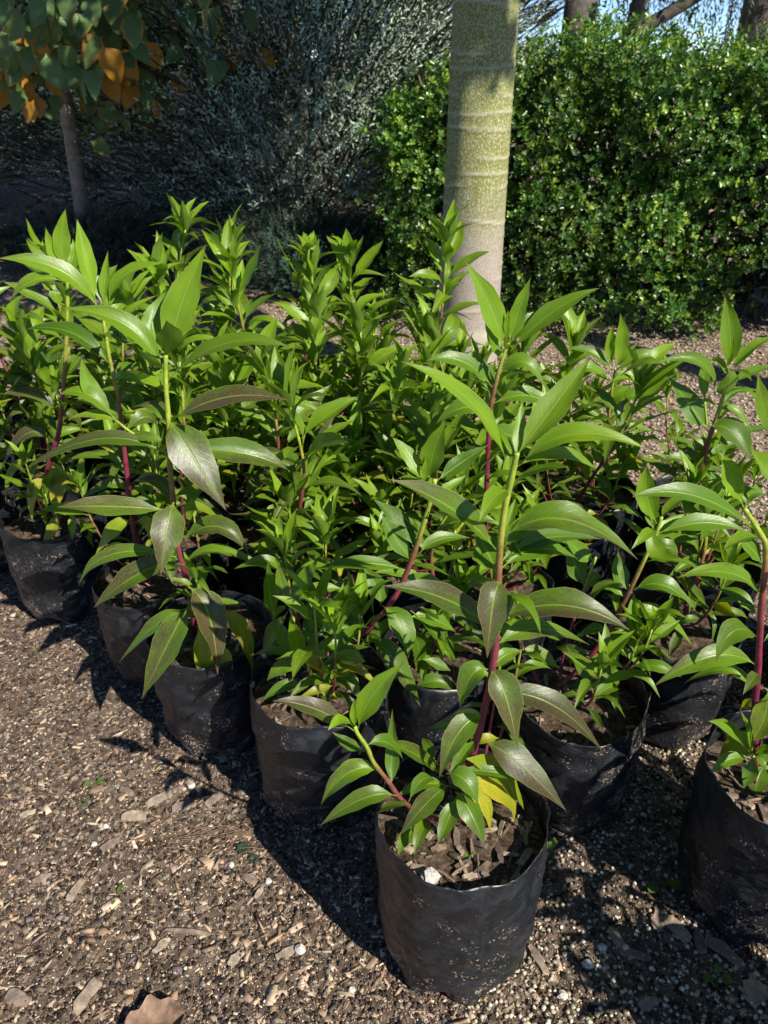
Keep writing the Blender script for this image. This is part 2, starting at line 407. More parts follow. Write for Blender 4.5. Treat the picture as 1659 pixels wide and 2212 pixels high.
def leaf_cloud(name, root, centers, n, spread, L, asp, color, mat, seed=0, cvar=.35, bias=None):
    rng = np.random.default_rng(seed); C = np.array([tuple(c) for c in centers])
    P = C[rng.integers(0, len(C), n)] + rng.normal(size=(n, 3)) * spread * .5
    D = rdirs(rng, n); D[:, 2] -= .25
    if bias is not None: D += np.array(bias)
    N = rdirs(rng, n); N[:, 2] = np.abs(N[:, 2]) + .5
    col = np.array(color)[None, :] * (1 + cvar * rng.normal(size=(n, 1))).clip(.35, 2)
    l = L * rng.uniform(.6, 1.2, n)
    V, F, Cc = rhombs(P, D, N, l, l * asp, col)
    return link(name, mesh(name, V, F, mat, col=Cc, smooth=False), root, kind='stuff')
tree_trunk()

# ------------------------------------------------------------------ clipped hedge
def hedge():
    root = thing('clipped_hedge', 'dense glossy green hedge with a clipped top behind the smooth trunk', 'hedge', (.1, 4.0, 0))
    rng = np.random.default_rng(11)
    # front face line from (0,4.05) to (4.4,3.35), thickness 1.1
    def surf(n, dmin, dmax):
        s = rng.uniform(0, 1, n) ** 1.0; x = .02 + s * 3.9; kind = rng.random(n)
        yf = 3.82 - .19 * x; z = rng.uniform(.05, 1.24, n); d = rng.uniform(dmin, dmax, n)
        y = yf + d + .10 * (1.24 - z) * 0
        top = kind < .24
        y[top] = yf[top] + rng.uniform(0, 1.0, top.sum()); z[top] = 1.24 - d[top]
        end = (kind > .94); x[end] = .02 + d[end]; y[end] = 3.82 + rng.uniform(0, 1, end.sum())
        return x, y, z, top, end
    def top_h(x): return np.interp(x, [0, .3, .6, .8, 1.02, 1.15, 4], [.98, 1.08, 1.105, 1.225, 1.225, 1.175, 1.185]) - 1.24
    parts = []
    def lump(x, y, z): return np.array([.07 * noise.noise(Vector((a * 3.1, b * 3.1, c * 3.6))) + .045 * noise.noise(Vector((a * 9, b * 9, c * 9))) for a, b, c in zip(x, y, z)])
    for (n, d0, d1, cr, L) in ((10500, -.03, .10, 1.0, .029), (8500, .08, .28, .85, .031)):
        x, y, z, top, end = surf(n, d0, d1)
        lm = lump(x, y, z) * 2.6
        nrm = np.zeros((n, 3)); nrm[:, 1] = -1; nrm[top] = (0, -.1, 1); nrm[end] = (-1, -.2, 0)
        z = z + top_h(x) * z / 1.24
        P = np.stack([x, y, z], 1) + nrm * lm[:, None] - np.array((.1, 4.0, 0))
        keep = P[:, 2] > .05 + .04 * np.sin(x * 7)
        # undercut hollow at right
        hol = (x > 1.62) & (x < 2.3) & (z < .40) & (~top) & (y < 3.82 - .19 * x + .35); keep &= ~hol
        P = P[keep]; nrm = nrm[keep]; m = len(P)
        axis = nrm * .7 + rdirs(rng, m) * .75 + np.array((0, 0, .45)); axis /= np.linalg.norm(axis, axis=1, keepdims=True)
        tint = rng.random((m, 1)); tc = np.where(tint > .66, 1.0, 0.0) * rng.uniform(.3, 1, (m, 1))
        base = np.array((.055, .130, .018)) * (1 - tc) + np.array((.22, .33, .04)) * tc
        base = base * np.array([1 + .55 * noise.noise(Vector(tuple(q * 2.2))) + .35 * noise.noise(Vector(tuple(q * 7))) for q in P])[:, None]
        a0 = np.cross(axis, rdirs(rng, m)); a0 /= np.linalg.norm(a0, axis=1, keepdims=True); b0 = np.cross(axis, a0)
        for k in range(6):
            th = k * 2.4; lift = .25 + .18 * k
            D = a0 * math.cos(th) + b0 * math.sin(th) + axis * lift + rdirs(rng, m) * .25
            l = L * rng.uniform(.65, 1.15, m) * (1 - .05 * k)
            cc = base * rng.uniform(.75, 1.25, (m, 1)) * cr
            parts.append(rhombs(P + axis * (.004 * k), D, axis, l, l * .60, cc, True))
    # top sprigs
    n = 520; x = .1 + rng.random(n) * 3.8; y = 3.82 - .19 * x + rng.uniform(0, .9, n)
    for k in range(7):
        P = np.stack([x, y, top_h(x) + 1.22 + .014 * k + .035 * np.sin(x * 23 + y * 13)], 1) - np.array((.1, 4.0, 0))
        D = rdirs(rng, n) * .8 + np.array((0, 0, .5)); l = .026 * rng.uniform(.7, 1.2, n)
        parts.append(rhombs(P, D, rdirs(rng, n), l, l * .55, np.tile((.14, .25, .03), (n, 1)) * rng.uniform(.6, 1.2, (n, 1)), True))
    o = 0; VV = []; FF = []; CC = []
    for v, f, c in parts: VV.append(v); FF.append(f + o); CC.append(c); o += len(v)
    link('foliage', mesh('foliage', np.concatenate(VV), np.concatenate(FF), M_HEDGE, col=np.concatenate(CC), smooth=False), root, kind='stuff')
    # woody inside: stems, and filler leaves with the hedge's inner shade in their colour
    rr = random.Random(4); tw = []
    for k in range(60):
        x = rr.uniform(.1, 3.8); y = 4.25 - .19 * x + rr.uniform(0, .5)
        p = [Vector((x, y, -.02)), Vector((x + rr.uniform(-.1, .1), y + rr.uniform(-.1, .1), .5)), Vector((x + rr.uniform(-.25, .25), y + rr.uniform(-.2, .2), 1.1))]
        p = [q - Vector((.1, 4.0, 0)) for q in p]
        v, f, c = tube(smooth_path(p, 3), [.014 - .0015 * i for i in range(7)], 5, (.12, .09, .06)); link('stem', mesh('stem', v, f, M_BARK, col=c), root)
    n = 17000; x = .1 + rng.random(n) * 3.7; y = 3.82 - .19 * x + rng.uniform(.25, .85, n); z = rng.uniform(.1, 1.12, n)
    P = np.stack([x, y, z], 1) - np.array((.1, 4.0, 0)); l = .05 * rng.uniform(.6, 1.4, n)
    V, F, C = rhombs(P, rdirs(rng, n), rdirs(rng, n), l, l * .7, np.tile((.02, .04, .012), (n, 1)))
    link('inner_shade_foliage', mesh('inner_shade_foliage', V, F, M_HEDGE, col=C, smooth=False), root, kind='stuff')
hedge()

# ------------------------------------------------------------------ silvery shrubs in the shade at the back left
def sprig_shrub(name, label, loc, rx, ry, rz, nsp, color, seed, cat='shrub', lean=(0, 0, 0), nl=18, L=.031, slen=.40, mat=None, lowz=.0):
    root = thing(name, label, cat, loc, None)
    rng = np.random.default_rng(seed); rr = random.Random(seed)
    for k in range(7):
        a = rr.uniform(0, 6.28); q = rr.uniform(.3, .75)
        p = [Vector((rr.uniform(-.1, .1), rr.uniform(-.1, .1), -.03)), Vector((math.cos(a) * rx * q * .4, math.sin(a) * ry * q * .4, rz * .45)), Vector((math.cos(a) * rx * q, math.sin(a) * ry * q, rz * 1.2))]
        v, f, c = tube(smooth_path(p, 3), [.03 - .0035 * i for i in range(7)], 6, (.10, .085, .07)); link('stem', mesh('stem', v, f, M_BARK, col=c), root)
    u = rdirs(rng, nsp); r = rng.uniform(.35, 1.0, nsp) ** .5
    P = u * r[:, None] * np.array((rx, ry, rz)) + np.array((0, 0, rz * .98 + lowz))
    lm = np.array([noise.noise(Vector(tuple(p * 2.2)) + Vector((seed, 0, 0))) for p in P])
    P = P * (1 + .22 * lm[:, None]) ; keep = (P[:, 2] > .06) & (lm > -.32)
    P = P[keep]; u = u[keep]; m = len(P)
    ax = u * np.array((.8, .8, .3)) + rdirs(rng, m) * .28 + np.array((0, 0, .45)) + np.array(lean); ax /= np.linalg.norm(ax, axis=1, keepdims=True)
    a0 = np.cross(ax, rdirs(rng, m)); a0 /= np.linalg.norm(a0, axis=1, keepdims=True); b0 = np.cross(ax, a0)
    sl_ = slen * rng.uniform(.6, 1.3, (m, 1)); tone = .6 + 1.1 * rng.random((m, 1)) ** 2.2; VV = []; FF = []; CC = []; o = 0
    for k in range(nl):
        th = k * 2.4; base = P + ax * sl_ * (k / nl)
        D = a0 * math.cos(th) + b0 * math.sin(th) + ax * .9 + rdirs(rng, m) * .2; l = L * rng.uniform(.7, 1.3, m)
        v, f, c = rhombs(base, D, ax + rdirs(rng, m) * .3, l, l * .27, np.array(color)[None, :] * tone * rng.uniform(.8, 1.2, (m, 1)))
        VV.append(v); FF.append(f + o); CC.append(c); o += len(v)
    # twig of each sprig
    v, f, c = rhombs(P, ax, a0, sl_[:, 0], np.full(m, .003), np.tile((.09, .08, .05), (m, 1))); VV.append(v); FF.append(f + o); CC.append(c)
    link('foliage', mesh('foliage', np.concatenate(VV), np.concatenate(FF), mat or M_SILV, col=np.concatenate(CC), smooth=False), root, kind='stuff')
    return root
SIL = (.33, .43, .31)
sprig_shrub('silver_shrub', 'large silvery grey shrub just left of the smooth trunk, leaning over its shade', (-.55, 5.6, 0), 1.15, .9, .95, 6000, SIL, 21)
sprig_shrub('silver_shrub', 'silver grey shrub in the middle of the shaded bank, behind the orange leaves', (-2.0, 7.1, 0), 1.2, .9, 1.05, 5200, SIL, 22)
sprig_shrub('silver_shrub', 'dark grey green shrub behind the slender tree trunk at the left edge', (-3.9, 7.8, 0), 1.1, .9, 1.0, 4200, (.30, .34, .22), 23)
sprig_shrub('silver_shrub', 'tall silver shrub at the back, rising above the others beside the smooth trunk', (-.2, 7.5, 0), 1.5, 1.0, 1.5, 5000, (.34, .43, .32), 24)
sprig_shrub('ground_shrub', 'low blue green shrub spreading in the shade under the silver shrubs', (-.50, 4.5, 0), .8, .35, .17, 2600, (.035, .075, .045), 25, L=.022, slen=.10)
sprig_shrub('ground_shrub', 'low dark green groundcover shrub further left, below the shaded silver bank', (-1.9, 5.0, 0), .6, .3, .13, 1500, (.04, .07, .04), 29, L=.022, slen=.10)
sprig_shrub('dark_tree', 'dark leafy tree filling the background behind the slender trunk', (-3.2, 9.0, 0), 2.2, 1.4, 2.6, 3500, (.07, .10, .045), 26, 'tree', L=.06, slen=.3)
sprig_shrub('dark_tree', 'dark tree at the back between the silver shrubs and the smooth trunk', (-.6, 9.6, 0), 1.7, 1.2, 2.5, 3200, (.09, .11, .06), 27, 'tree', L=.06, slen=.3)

# ------------------------------------------------------------------ slender tree with big leaves at the left
def big_leaf_mesh(seed, bend):
    n = 8; V = []; UV = []; rr = random.Random(seed); cols = (-1, -.5, 0, .5, 1)
    for i in range(n + 1):
        t = i / n; s = max(0, (t - .12) / .88)
        hw = .36 * (math.sin(math.pi * min(1, s) ** .72) ** .8 if 0 < s < 1 else 0) + (.012 if t < .2 else 0.002)
        for j, u in enumerate(cols):
            V.append((u * hw * (1 + (.06 * math.sin(i * 2.6 + j) if abs(u) == 1 else 0)), t, -bend * t * t + .25 * abs(u) * hw + .03 * math.sin(t * 11 + u * 2 + seed))); UV.append((.5 + .5 * u, t))
    F = [(i * 5 + j, i * 5 + j + 1, (i + 1) * 5 + j + 1, (i + 1) * 5 + j) for i in range(n) for j in range(4)]
    return V, F, UV
def tree_leaf_material():
    s = NT('broad_tree_leaf'); oi = s.n('ShaderNodeObjectInfo'); sep = s.n('ShaderNodeSeparateColor'); s.l(oi.outputs['Color'], sep.inputs[0])
    uvn = s.n('ShaderNodeUVMap'); su = s.n('ShaderNodeSeparateXYZ'); s.l(uvn.outputs[0], su.inputs[0])
    u = s.math('ABSOLUTE', s.math('SUBTRACT', su.outputs[0], .5)); nz = s.noise(5, 4, .6, uvn.outputs[0])
    g = s.mix(nz, (.08, .155, .04), (.13, .205, .06)); o_ = s.mix(nz, (.42, .17, .015), (.50, .26, .02))
    k = s.math('ADD', s.math('MULTIPLY', sep.outputs[1], 1.6), s.math('MULTIPLY', s.math('MULTIPLY', u, sep.outputs[2]), 2.2))
    c = s.mix(s.ramp(s.math('ADD', s.math('MULTIPLY', k, .6), s.math('MULTIPLY', nz, .25)), (.45, 0.), (.6, 1.)), g, o_)
    w1 = s.math('FRACT', s.math('SUBTRACT', s.math('MULTIPLY', su.outputs[1], 9.0), s.math('MULTIPLY', u, 5.0)))
    vein = s.ramp(s.math('ABSOLUTE', s.math('SUBTRACT', w1, .5)), (0., 1.), (.12, 0.)); rib = s.ramp(u, (0., 1.), (.03, 0.))
    c = s.mix(s.math('MULTIPLY', vein, .2), c, (.16, .2, .07)); c = s.mix(s.math('MULTIPLY', rib, .6), c, (.2, .22, .08))
    s.done(c, .5, s.bump(vein, .4, .003)); h = s.n('ShaderNodeHueSaturation', i_Value=1.5, i_Saturation=1.1); s.l(c, h.inputs['Color']); s.translucent(h.outputs[0], .35)
    return s.m
M_TLEAF = tree_leaf_material()
TP = [mesh('leaf', *big_leaf_mesh(i, b)[:2], M_TLEAF, big_leaf_mesh(i, b)[2]) for i, b in enumerate((.1, .25, .4, .15, .3, .5))]
def place_leaf(name, me, parent, p, d, n, length, color, wscale=1.0):
    y = Vector(d).normalized(); x = y.cross(Vector(n)); x = x.normalized() if x.length > 1e-3 else Vector((1, 0, 0)); z = x.cross(y)
    m = Matrix(((x.x * length * wscale, y.x * length, z.x * length, p[0]), (x.y * length * wscale, y.y * length, z.y * length, p[1]), (x.z * length * wscale, y.z * length, z.z * length, p[2]), (0, 0, 0, 1)))
    o = bpy.data.objects.new(name, me); COL.objects.link(o); o.parent = parent; o.matrix_local = m; o.color = color
    return o
def slender_tree():
    bx, by = -2.05, 5.4
    root = thing('slender_tree', 'slender grey trunk with broad green and orange autumn leaves at the left', 'tree', (bx, by, 0))
    v, f, c = tube(smooth_path([Vector((.03, 0, -.03)), Vector((.06, 0, .5)), Vector((.08, -.02, 1.1)), Vector((.05, -.05, 1.7)), Vector((.1, -.1, 2.6))], 6), [.054 - .0010 * i for i in range(25)], 14, (.34, .26, .185))
    link('trunk', mesh('trunk', v, f, M_BARK, col=c), root)
    rr = random.Random(12)
    def cluster(px, py, Y, n, spr, orange, L=.16):
        c = at(px, py, Y) - Vector((bx, by, 0)); s0 = Vector((.07, -.05, 1.75))
        pts = [s0, (s0 + c) * .5 + Vector((0, 0, .25)), c + Vector((0, 0, .12)), c]
        v, f, cc = tube(smooth_path(pts, 3), [.014 - .0011 * i for i in range(10)], 5, (.14, .10, .07)); link('branch', mesh('branch', v, f, M_BARK, col=cc), root)
        for k in range(int(n * 1.5)):
            p = c + Vector((rr.gauss(0, spr), rr.gauss(0, spr), rr.gauss(0, spr * .7) + .02))
            d = Vector((rr.uniform(-.8, .8), rr.uniform(-.9, .3), -rr.uniform(.3, 1.0)))
            org = 1.0 if rr.random() < orange else 0.0
            place_leaf('leaf', rr.choice(TP), root, p, d, Vector((rr.uniform(-.4, .4), -.8, rr.uniform(.2, .9))), L * rr.uniform(.75, 1.15), (0, org, rr.random() if not org else 0, 1))
    for a in [(110, 80, 4.3, 9, .12, .05, .16), (40, 20, 4.3, 7, .14, .0, .16), (190, 110, 4.3, 8, .10, .15, .155), (260, 30, 4.5, 9, .15, .0, .14), (30, 150, 4.9, 8, .12, .7, .145), (20, 110, 4.8, 7, .1, .6, .16),
              (130, 30, 4.6, 9, .16, .1, .14), (260, 130, 4.9, 7, .09, .6, .14), (320, 190, 4.9, 6, .08, .15, .14), (330, 100, 5.1, 8, .12, .5, .14), (300, 110, 4.8, 6, .1, .6, .14), (220, 200, 5.2, 9, .12, .1, .14),
              (400, 60, 5.2, 6, .12, .2, .14), (545, 105, 5.0, 3, .05, .6, .14), (200, 0, 4.6, 12, .25, .1, .14), (370, -40, 4.8, 12, .25, .1, .14), (60, -60, 4.5, 12, .25, .1, .14), (380, 130, 5.3, 12, .2, .2, .14), (450, 20, 5.0, 12, .2, .05, .16), (280, 220, 5.5, 12, .2, .1, .14), (120, 90, 5.6, 12, .2, .2, .14), (200, 60, 5.0, 14, .3, .1, .145), (340, 40, 4.9, 10, .16, .15, .14), (420, 110, 5.1, 8, .12, .1, .13), (330, 210, 5.0, 7, .07, .1, .12), (20, 170, 4.9, 5, .08, .7, .13)]: cluster(*a)
    leaf_cloud('crown', root, [Vector((rr.uniform(-1.2, 1.2), rr.uniform(-1.1, .9), rr.uniform(2.1, 3.2))) for _ in range(60)], 2600, .5, .16, .62, (.05, .11, .03), M_FOL, seed=31)
slender_tree()

# ------------------------------------------------------------------ trees beyond the hedge, and the one that shades from the right
def far_trees():
    rr = random.Random(8)
    b = at(1250, 60, 7.2); root = thing('broad_tree', 'tree with a stout forked trunk rising behind the hedge top', 'tree', (b.x, 7.2, 0))
    v, f, c = tube([Vector((0, 0, z)) for z in (-.05, .6, 1.2, 1.8)] , [.17, .145, .135, .125], 16, (.11, .095, .08)); link('trunk', mesh('trunk', v, f, M_BARK, col=c), root)
    ends = []
    for k, (q, r) in enumerate([([(0, 0, 1.5), (-.15, .1, 2.1), (-.5, .1, 3)], .1), ([(.05, 0, 1.0), (.45, .05, 1.3), (1.0, 0, 1.62), (1.7, 0, 2.1)], .065), ([(.0, 0, .9), (.34, -.05, 1.2), (.45, -.1, 1.6), (.6, -.1, 2.4)], .08), ([(0, 0, 1.6), (.2, .3, 2.2), (.6, .7, 3)], .09)]):
        pts = smooth_path([Vector(p) for p in q], 4); v, f, c = tube(pts, [r * (1 - .5 * i / len(pts)) for i in range(len(pts))], 9, (.10, .085, .07))
        link('branch', mesh('branch', v, f, M_BARK, col=c), root); ends += pts[5:]
    top = [e for e in ends if e.z > 1.55] + [Vector((rr.uniform(-1.4, 2.0), rr.uniform(-.8, 1.2), rr.uniform(1.75, 3))) for _ in range(70)]
    leaf_cloud('crown', root, top, 1700, .2, .13, .5, (.035, .065, .02), M_FOL, seed=41)
    # weeping willow
    wx = at(1640, 40, 9.5).x; root = thing('weeping_tree', 'weeping tree with thin strands hanging over the hedge at the top right', 'tree', (wx, 9.5, 0))
    v, f, c = tube([Vector((0, 0, z)) for z in (-.05, 1, 2, 3.4)], [.22, .2, .18, .13], 12, (.12, .10, .08)); link('trunk', mesh('trunk', v, f, M_BARK, col=c), root)
    for k in range(6):
        a = k * 1.05; pts = smooth_path([Vector((0, 0, 2.6)), Vector((math.cos(a) * .7, math.sin(a) * .5, 3.3)), Vector((math.cos(a) * 1.5, math.sin(a), 3.3))], 3)
        v, f, c = tube(pts, .05, 6, (.12, .10, .08)); link('branch', mesh('branch', v, f, M_BARK, col=c), root)
    rng = np.random.default_rng(5); P = []; D = []
    for s in range(210):
        x = rng.uniform(-1.5, 1.5); y = rng.uniform(-.9, .9); ztop = 3.4; zb = rng.uniform(.85, 1.75) + .35 * abs(x + .4) * 0
        if x < -.2: 
            x = round(x * 4) / 4 + rng.normal() * .045; zb = 1.2 + .35 * noise.noise(Vector((x * 3, 0, 0))) + .12 * rng.random()
        ph = rng.random() * 6; sw = rng.normal() * .06
        for z in np.arange(zb, 2.7, .035):
            P.append((x + sw * (3.4 - z) + .02 * math.sin(z * 5 + ph), y, z)); D.append((rng.normal() * .5, rng.normal() * .5, -1))
    P = np.array(P); D = np.array(D); n = len(P); l = rng.uniform(.04, .075, n)
    V, F, C = rhombs(P, D, rdirs(rng, n), l, l * .28, np.tile((.05, .07, .035), (n, 1)) * rng.uniform(.7, 1.2, (n, 1)))
    link('hanging_strands', mesh('hanging_strands', V, F, M_FOL, col=C, smooth=False), root, kind='stuff')
    c0 = at(1700, 60, 7.5); sprig_shrub('conifer', 'dark blue green conifer showing above the hedge at the right edge', (c0.x + .25, 7.5, 0), .8, .6, .72, 1500, (.035, .065, .055), 28, 'tree', L=.03, slen=.2, mat=M_FOL)
    # shade tree to the right, outside the picture
    root = thing('shade_tree', 'leafy tree standing to the right of the bed, its crown throwing dappled shade', 'tree', (3.7, .9, 0))
    v, f, c = tube([Vector((0, 0, z)) for z in (-.05, 1, 2, 3.4)], [.14, .12, .11, .08], 12, (.16, .13, .1)); link('trunk', mesh('trunk', v, f, M_BARK, col=c), root)
    leaf_cloud('crown', root, SHADE, 1500, .26, .13, .55, (.05, .11, .02), M_FOL, seed=51)
def sunward(p, dz):                               # the point dz metres higher on the way to the sun
    return Vector(p) + SUN_DIR * (dz / SUN_DIR.z)
SHADE = [sunward((TX - .16 + i * .09, TY - .12, 1.28 + .05 * math.sin(i * 3) - i * .10 * 0 + j * .13 + max(0, i) * .16), 2.0 + .2 * (i % 3)) - Vector((3.7, .9, 0)) for i in range(-6, 3) for j in range(3)]
far_trees()

# ------------------------------------------------------------------ potted saplings
GROUP = 'potted saplings standing in the bed'
def bag_part(root, Rb, H, seed, nt=60, nz=24, lower=0.0, square=.0, peaks=()):
    """thin black bag: outer wall, rim and inner wall; folded foot"""
    V = []; F = []
    def rad(th, z, off):
        t = z / H; sq = 1 + square * math.cos(2 * th + seed)
        prof = .80 + .13 * min(1, t / .14) ** .6 + .08 * min(1, t / .5) - .01 * max(0, (t - .7) / .3)
        p = Vector((math.cos(th) * 2.2 + seed * 3.1, math.sin(th) * 2.2, z * 16))
        r = Rb * prof * sq + .0065 * noise.noise(p) + .003 * noise.noise(p * 2.3)
        # slanted creases
        c = noise.noise(Vector((math.cos(th) * 3 + z * 22, math.sin(th) * 3 - z * 8, seed + z * 30)))
        r -= .0038 * max(0, 1 - abs(c) * 6) * (1 - .4 * t)
        # drawn-in foot with pleats
        r += .010 * math.sin(th * 7 + seed) * max(0, 1 - t / .14) - off
        if t > .84: r += .006 * noise.noise(Vector((math.cos(th) * 1.6, math.sin(th) * 1.6, seed * 1.7))) * (t - .84) / .16
        return r
    def rimh(th):
        h = H + .010 * noise.noise(Vector((math.cos(th) * 1.3 + seed, math.sin(th) * 1.3, 4.0))) - lower * max(0, -math.sin(th))
        for a, wd, am in peaks:
            d = (th - a + math.pi) % (2 * math.pi) - math.pi; h += am * math.exp(-(d / wd) ** 2)
        return h
    zs = [(i / nz) ** .85 for i in range(nz + 1)]
    for layer, off in ((0, 0.0), (1, .0014)):
        for i in (range(nz + 1) if not layer else range(nz, nz // 2, -1)):
            for k in range(nt):
                th = 2 * math.pi * k / nt; z = zs[i] * rimh(th); r = rad(th, min(z, H), off)
                V.append((r * math.cos(th), r * math.sin(th), max(.001, z - (.0004 if layer else 0))))
    rows = len(V) // nt
    for i in range(rows - 1):
        for k in range(nt): F.append((i * nt + k, i * nt + (k + 1) % nt, (i + 1) * nt + (k + 1) % nt, (i + 1) * nt + k))
    return link('grow_bag', mesh('grow_bag', V, F, M_BAG), root), rad
def soil_part(root, rad, zs, seed, chips, chipsize=1.0):
    n = 40; rings = 12; V = [(0, 0, zs)]; F = []
    def h(x, y): return zs + .007 * noise.noise(Vector((x * 22, y * 22, seed))) + .004 * noise.noise(Vector((x * 70, y * 70, seed)))
    for i in range(1, rings + 1):
        for k in range(n):
            th = 2 * math.pi * k / n; r = rad(th, zs, .002) * i / rings; x, y = r * math.cos(th), r * math.sin(th); V.append((x, y, h(x, y)))
    for k in range(n): F.append((0, 1 + k, 1 + (k + 1) % n))
    for i in range(rings - 1):
        for k in range(n): F.append((1 + i * n + k, 1 + (i + 1) * n + k, 1 + (i + 1) * n + (k + 1) % n, 1 + i * n + (k + 1) % n))
    so_ = link('potting_soil', mesh('potting_soil', V, F, M_SOIL), root)
    rr = random.Random(seed * 7 + 1); rm = rad(0, zs, .002)
    for _ in range(chips):
        a = rr.uniform(0, 6.28); r = rm * math.sqrt(rr.random()) * .9; x, y = r * math.cos(a), r * math.sin(a)
        o = bpy.data.objects.new('bark_chip', rr.choice(CHIPS)); COL.objects.link(o); o.parent = so_
        s = rr.uniform(.6, 1.5) * chipsize
        o.location = (x, y, h(x, y) + .0025); o.rotation_euler = (rr.gauss(0, .3), rr.gauss(0, .3), rr.uniform(0, 6.28)); o.scale = (s, s, s)
    return so_
def chip_mesh(L, W, T, seed, col, name='bark_chip'):
    rr = random.Random(seed); n = 5; V = []; C = []
    for i in range(n + 1):
        t = i / n; ww = W * (.55 + .45 * math.sin(math.pi * (t * .8 + .1))) * rr.uniform(.75, 1.15); x = (t - .5) * L
        for (sy, sz) in ((-1, -1), (1, -1), (1, 1), (-1, 1)):
            V.append((x + rr.uniform(-.06, .06) * L, sy * ww * .5 + rr.uniform(-.08, .08) * W, sz * T * .5 * rr.uniform(.6, 1.2) + .12 * L * math.sin(t * 3.14) * .4)); k = rr.uniform(.75, 1.2); C.append([c * k for c in col])
    F = [(i * 4 + k, i * 4 + (k + 1) % 4, i * 4 + 4 + (k + 1) % 4, i * 4 + 4 + k) for i in range(n) for k in range(4)] + [(3, 2, 1, 0), tuple(n * 4 + k for k in range(4))]
    return mesh(name, V, F, M_CHIP, col=C, smooth=False)
CHIPS = [chip_mesh(R.uniform(.007, .026), R.uniform(.002, .008), R.uniform(.0015, .0045), i, R.choice([(.24, .17, .12), (.17, .12, .085), (.32, .25, .18), (.13, .10, .08), (.28, .2, .15)])) for i in range(22)]

def stem_col(t, gnarl=0):
    pts = [(0, (.15, .10, .055)), (.12, (.11, .05, .035)), (.22, (.15, .018, .035)), (.5, (.21, .022, .06)), (.66, (.24, .09, .05)), (.76, (.30, .34, .04)), (1, (.30, .42, .04))]
    for (a, ca), (b, cb) in zip(pts, pts[1:]):
        if t <= b:
            k = (t - a) / (b - a); return tuple(x + (y - x) * k for x, y in zip(ca, cb))
    return pts[-1][1]
def stem_part(root, pts, r0, r1, name='stem', c0=0.0, c1=1.0, parent=None, nsub=5, nsec=9):
    P = smooth_path(pts, nsub); n = len(P); rr = random.Random(int(abs(pts[0].x + pts[-1].z) * 1e4))
    rad = [(r0 + (r1 - r0) * (i / (n - 1)) ** .8) * (1 + .10 * rr.uniform(-1, 1)) for i in range(n)]
    V, F, C = tube(P, rad, nsec, [stem_col(c0 + (c1 - c0) * i / (n - 1)) for i in range(n)])
    return link(name, mesh(name, V, F, M_STEM, col=C), parent or root), P

def shoot_leaves(stem, P, rr, i0, nleaf, lmin, lmax, purple, youth0, youth1, az0, size=1.0, elev=(-.35, 1.2), apex=True, yellow=0.0):
    """spiral of leaves up a stem path P, plus the upright tuft at its tip"""
    n = len(P)
    for k in range(nleaf):
        t = i0 + (1 - i0) * (k + .3 * rr.random()) / nleaf
        j = min(n - 2, int(t * (n - 1))); f = t * (n - 1) - j; p = P[j].lerp(P[j + 1], f)
        ax = (P[min(j + 1, n - 1)] - P[max(j - 1, 0)]).normalized()
        az = az0 + k * 2.399 + rr.gauss(0, .25); q = (t - i0) / (1 - i0)
        el = elev[0] + (elev[1] - elev[0]) * q ** 1.15 + rr.gauss(0, .16)
        h = Vector((math.cos(az), math.sin(az), 0)); d = (h * math.cos(el) + (ax * .75 + Vector((0, 0, .25))) * math.sin(el)).normalized()
        L = (lmin + (lmax - lmin) * min(1, .25 + q * 1.6) * (1 - .28 * max(0, q - .6) / .4)) * size * rr.uniform(.82, 1.15)
        up = Vector((0, 0, 1)) + h * -.15 if el < .9 else (Vector((0, 0, .6)) - h * .8)
        up = up + Vector((rr.gauss(0, .3), rr.gauss(0, .3), rr.gauss(0, .15)))
        pu = max(0, purple * (1 - q * 1.0) + rr.gauss(0, .12) * (q < .8)); ye = 1.0 * (rr.random() < yellow * (1 - q) ** 2 * 1.5) * rr.uniform(.5, 1)
        place_leaf('leaf', rr.choice(POOL), stem, p, d, up, L, (pu, ye, max(0, min(1, youth0 + (youth1 - youth0) * q + rr.gauss(0, .12))), 1), rr.uniform(.72, .98))
    if apex:
        tip = P[-1]; ax = (P[-1] - P[-3]).normalized()
        for k in range(5):
            az = az0 + k * 2.399 + 1; h = Vector((math.cos(az), math.sin(az), 0)); sp_ = .12 + .09 * k
            d = (ax + h * sp_).normalized()
            place_leaf('leaf', POOL[[0, 1, 5, 8, 9][k]], stem, tip - ax * .004 * k, d, -h + Vector((0, 0, .2)), (.040 + .015 * k) * size, (0, 0, 1, 1), .8)

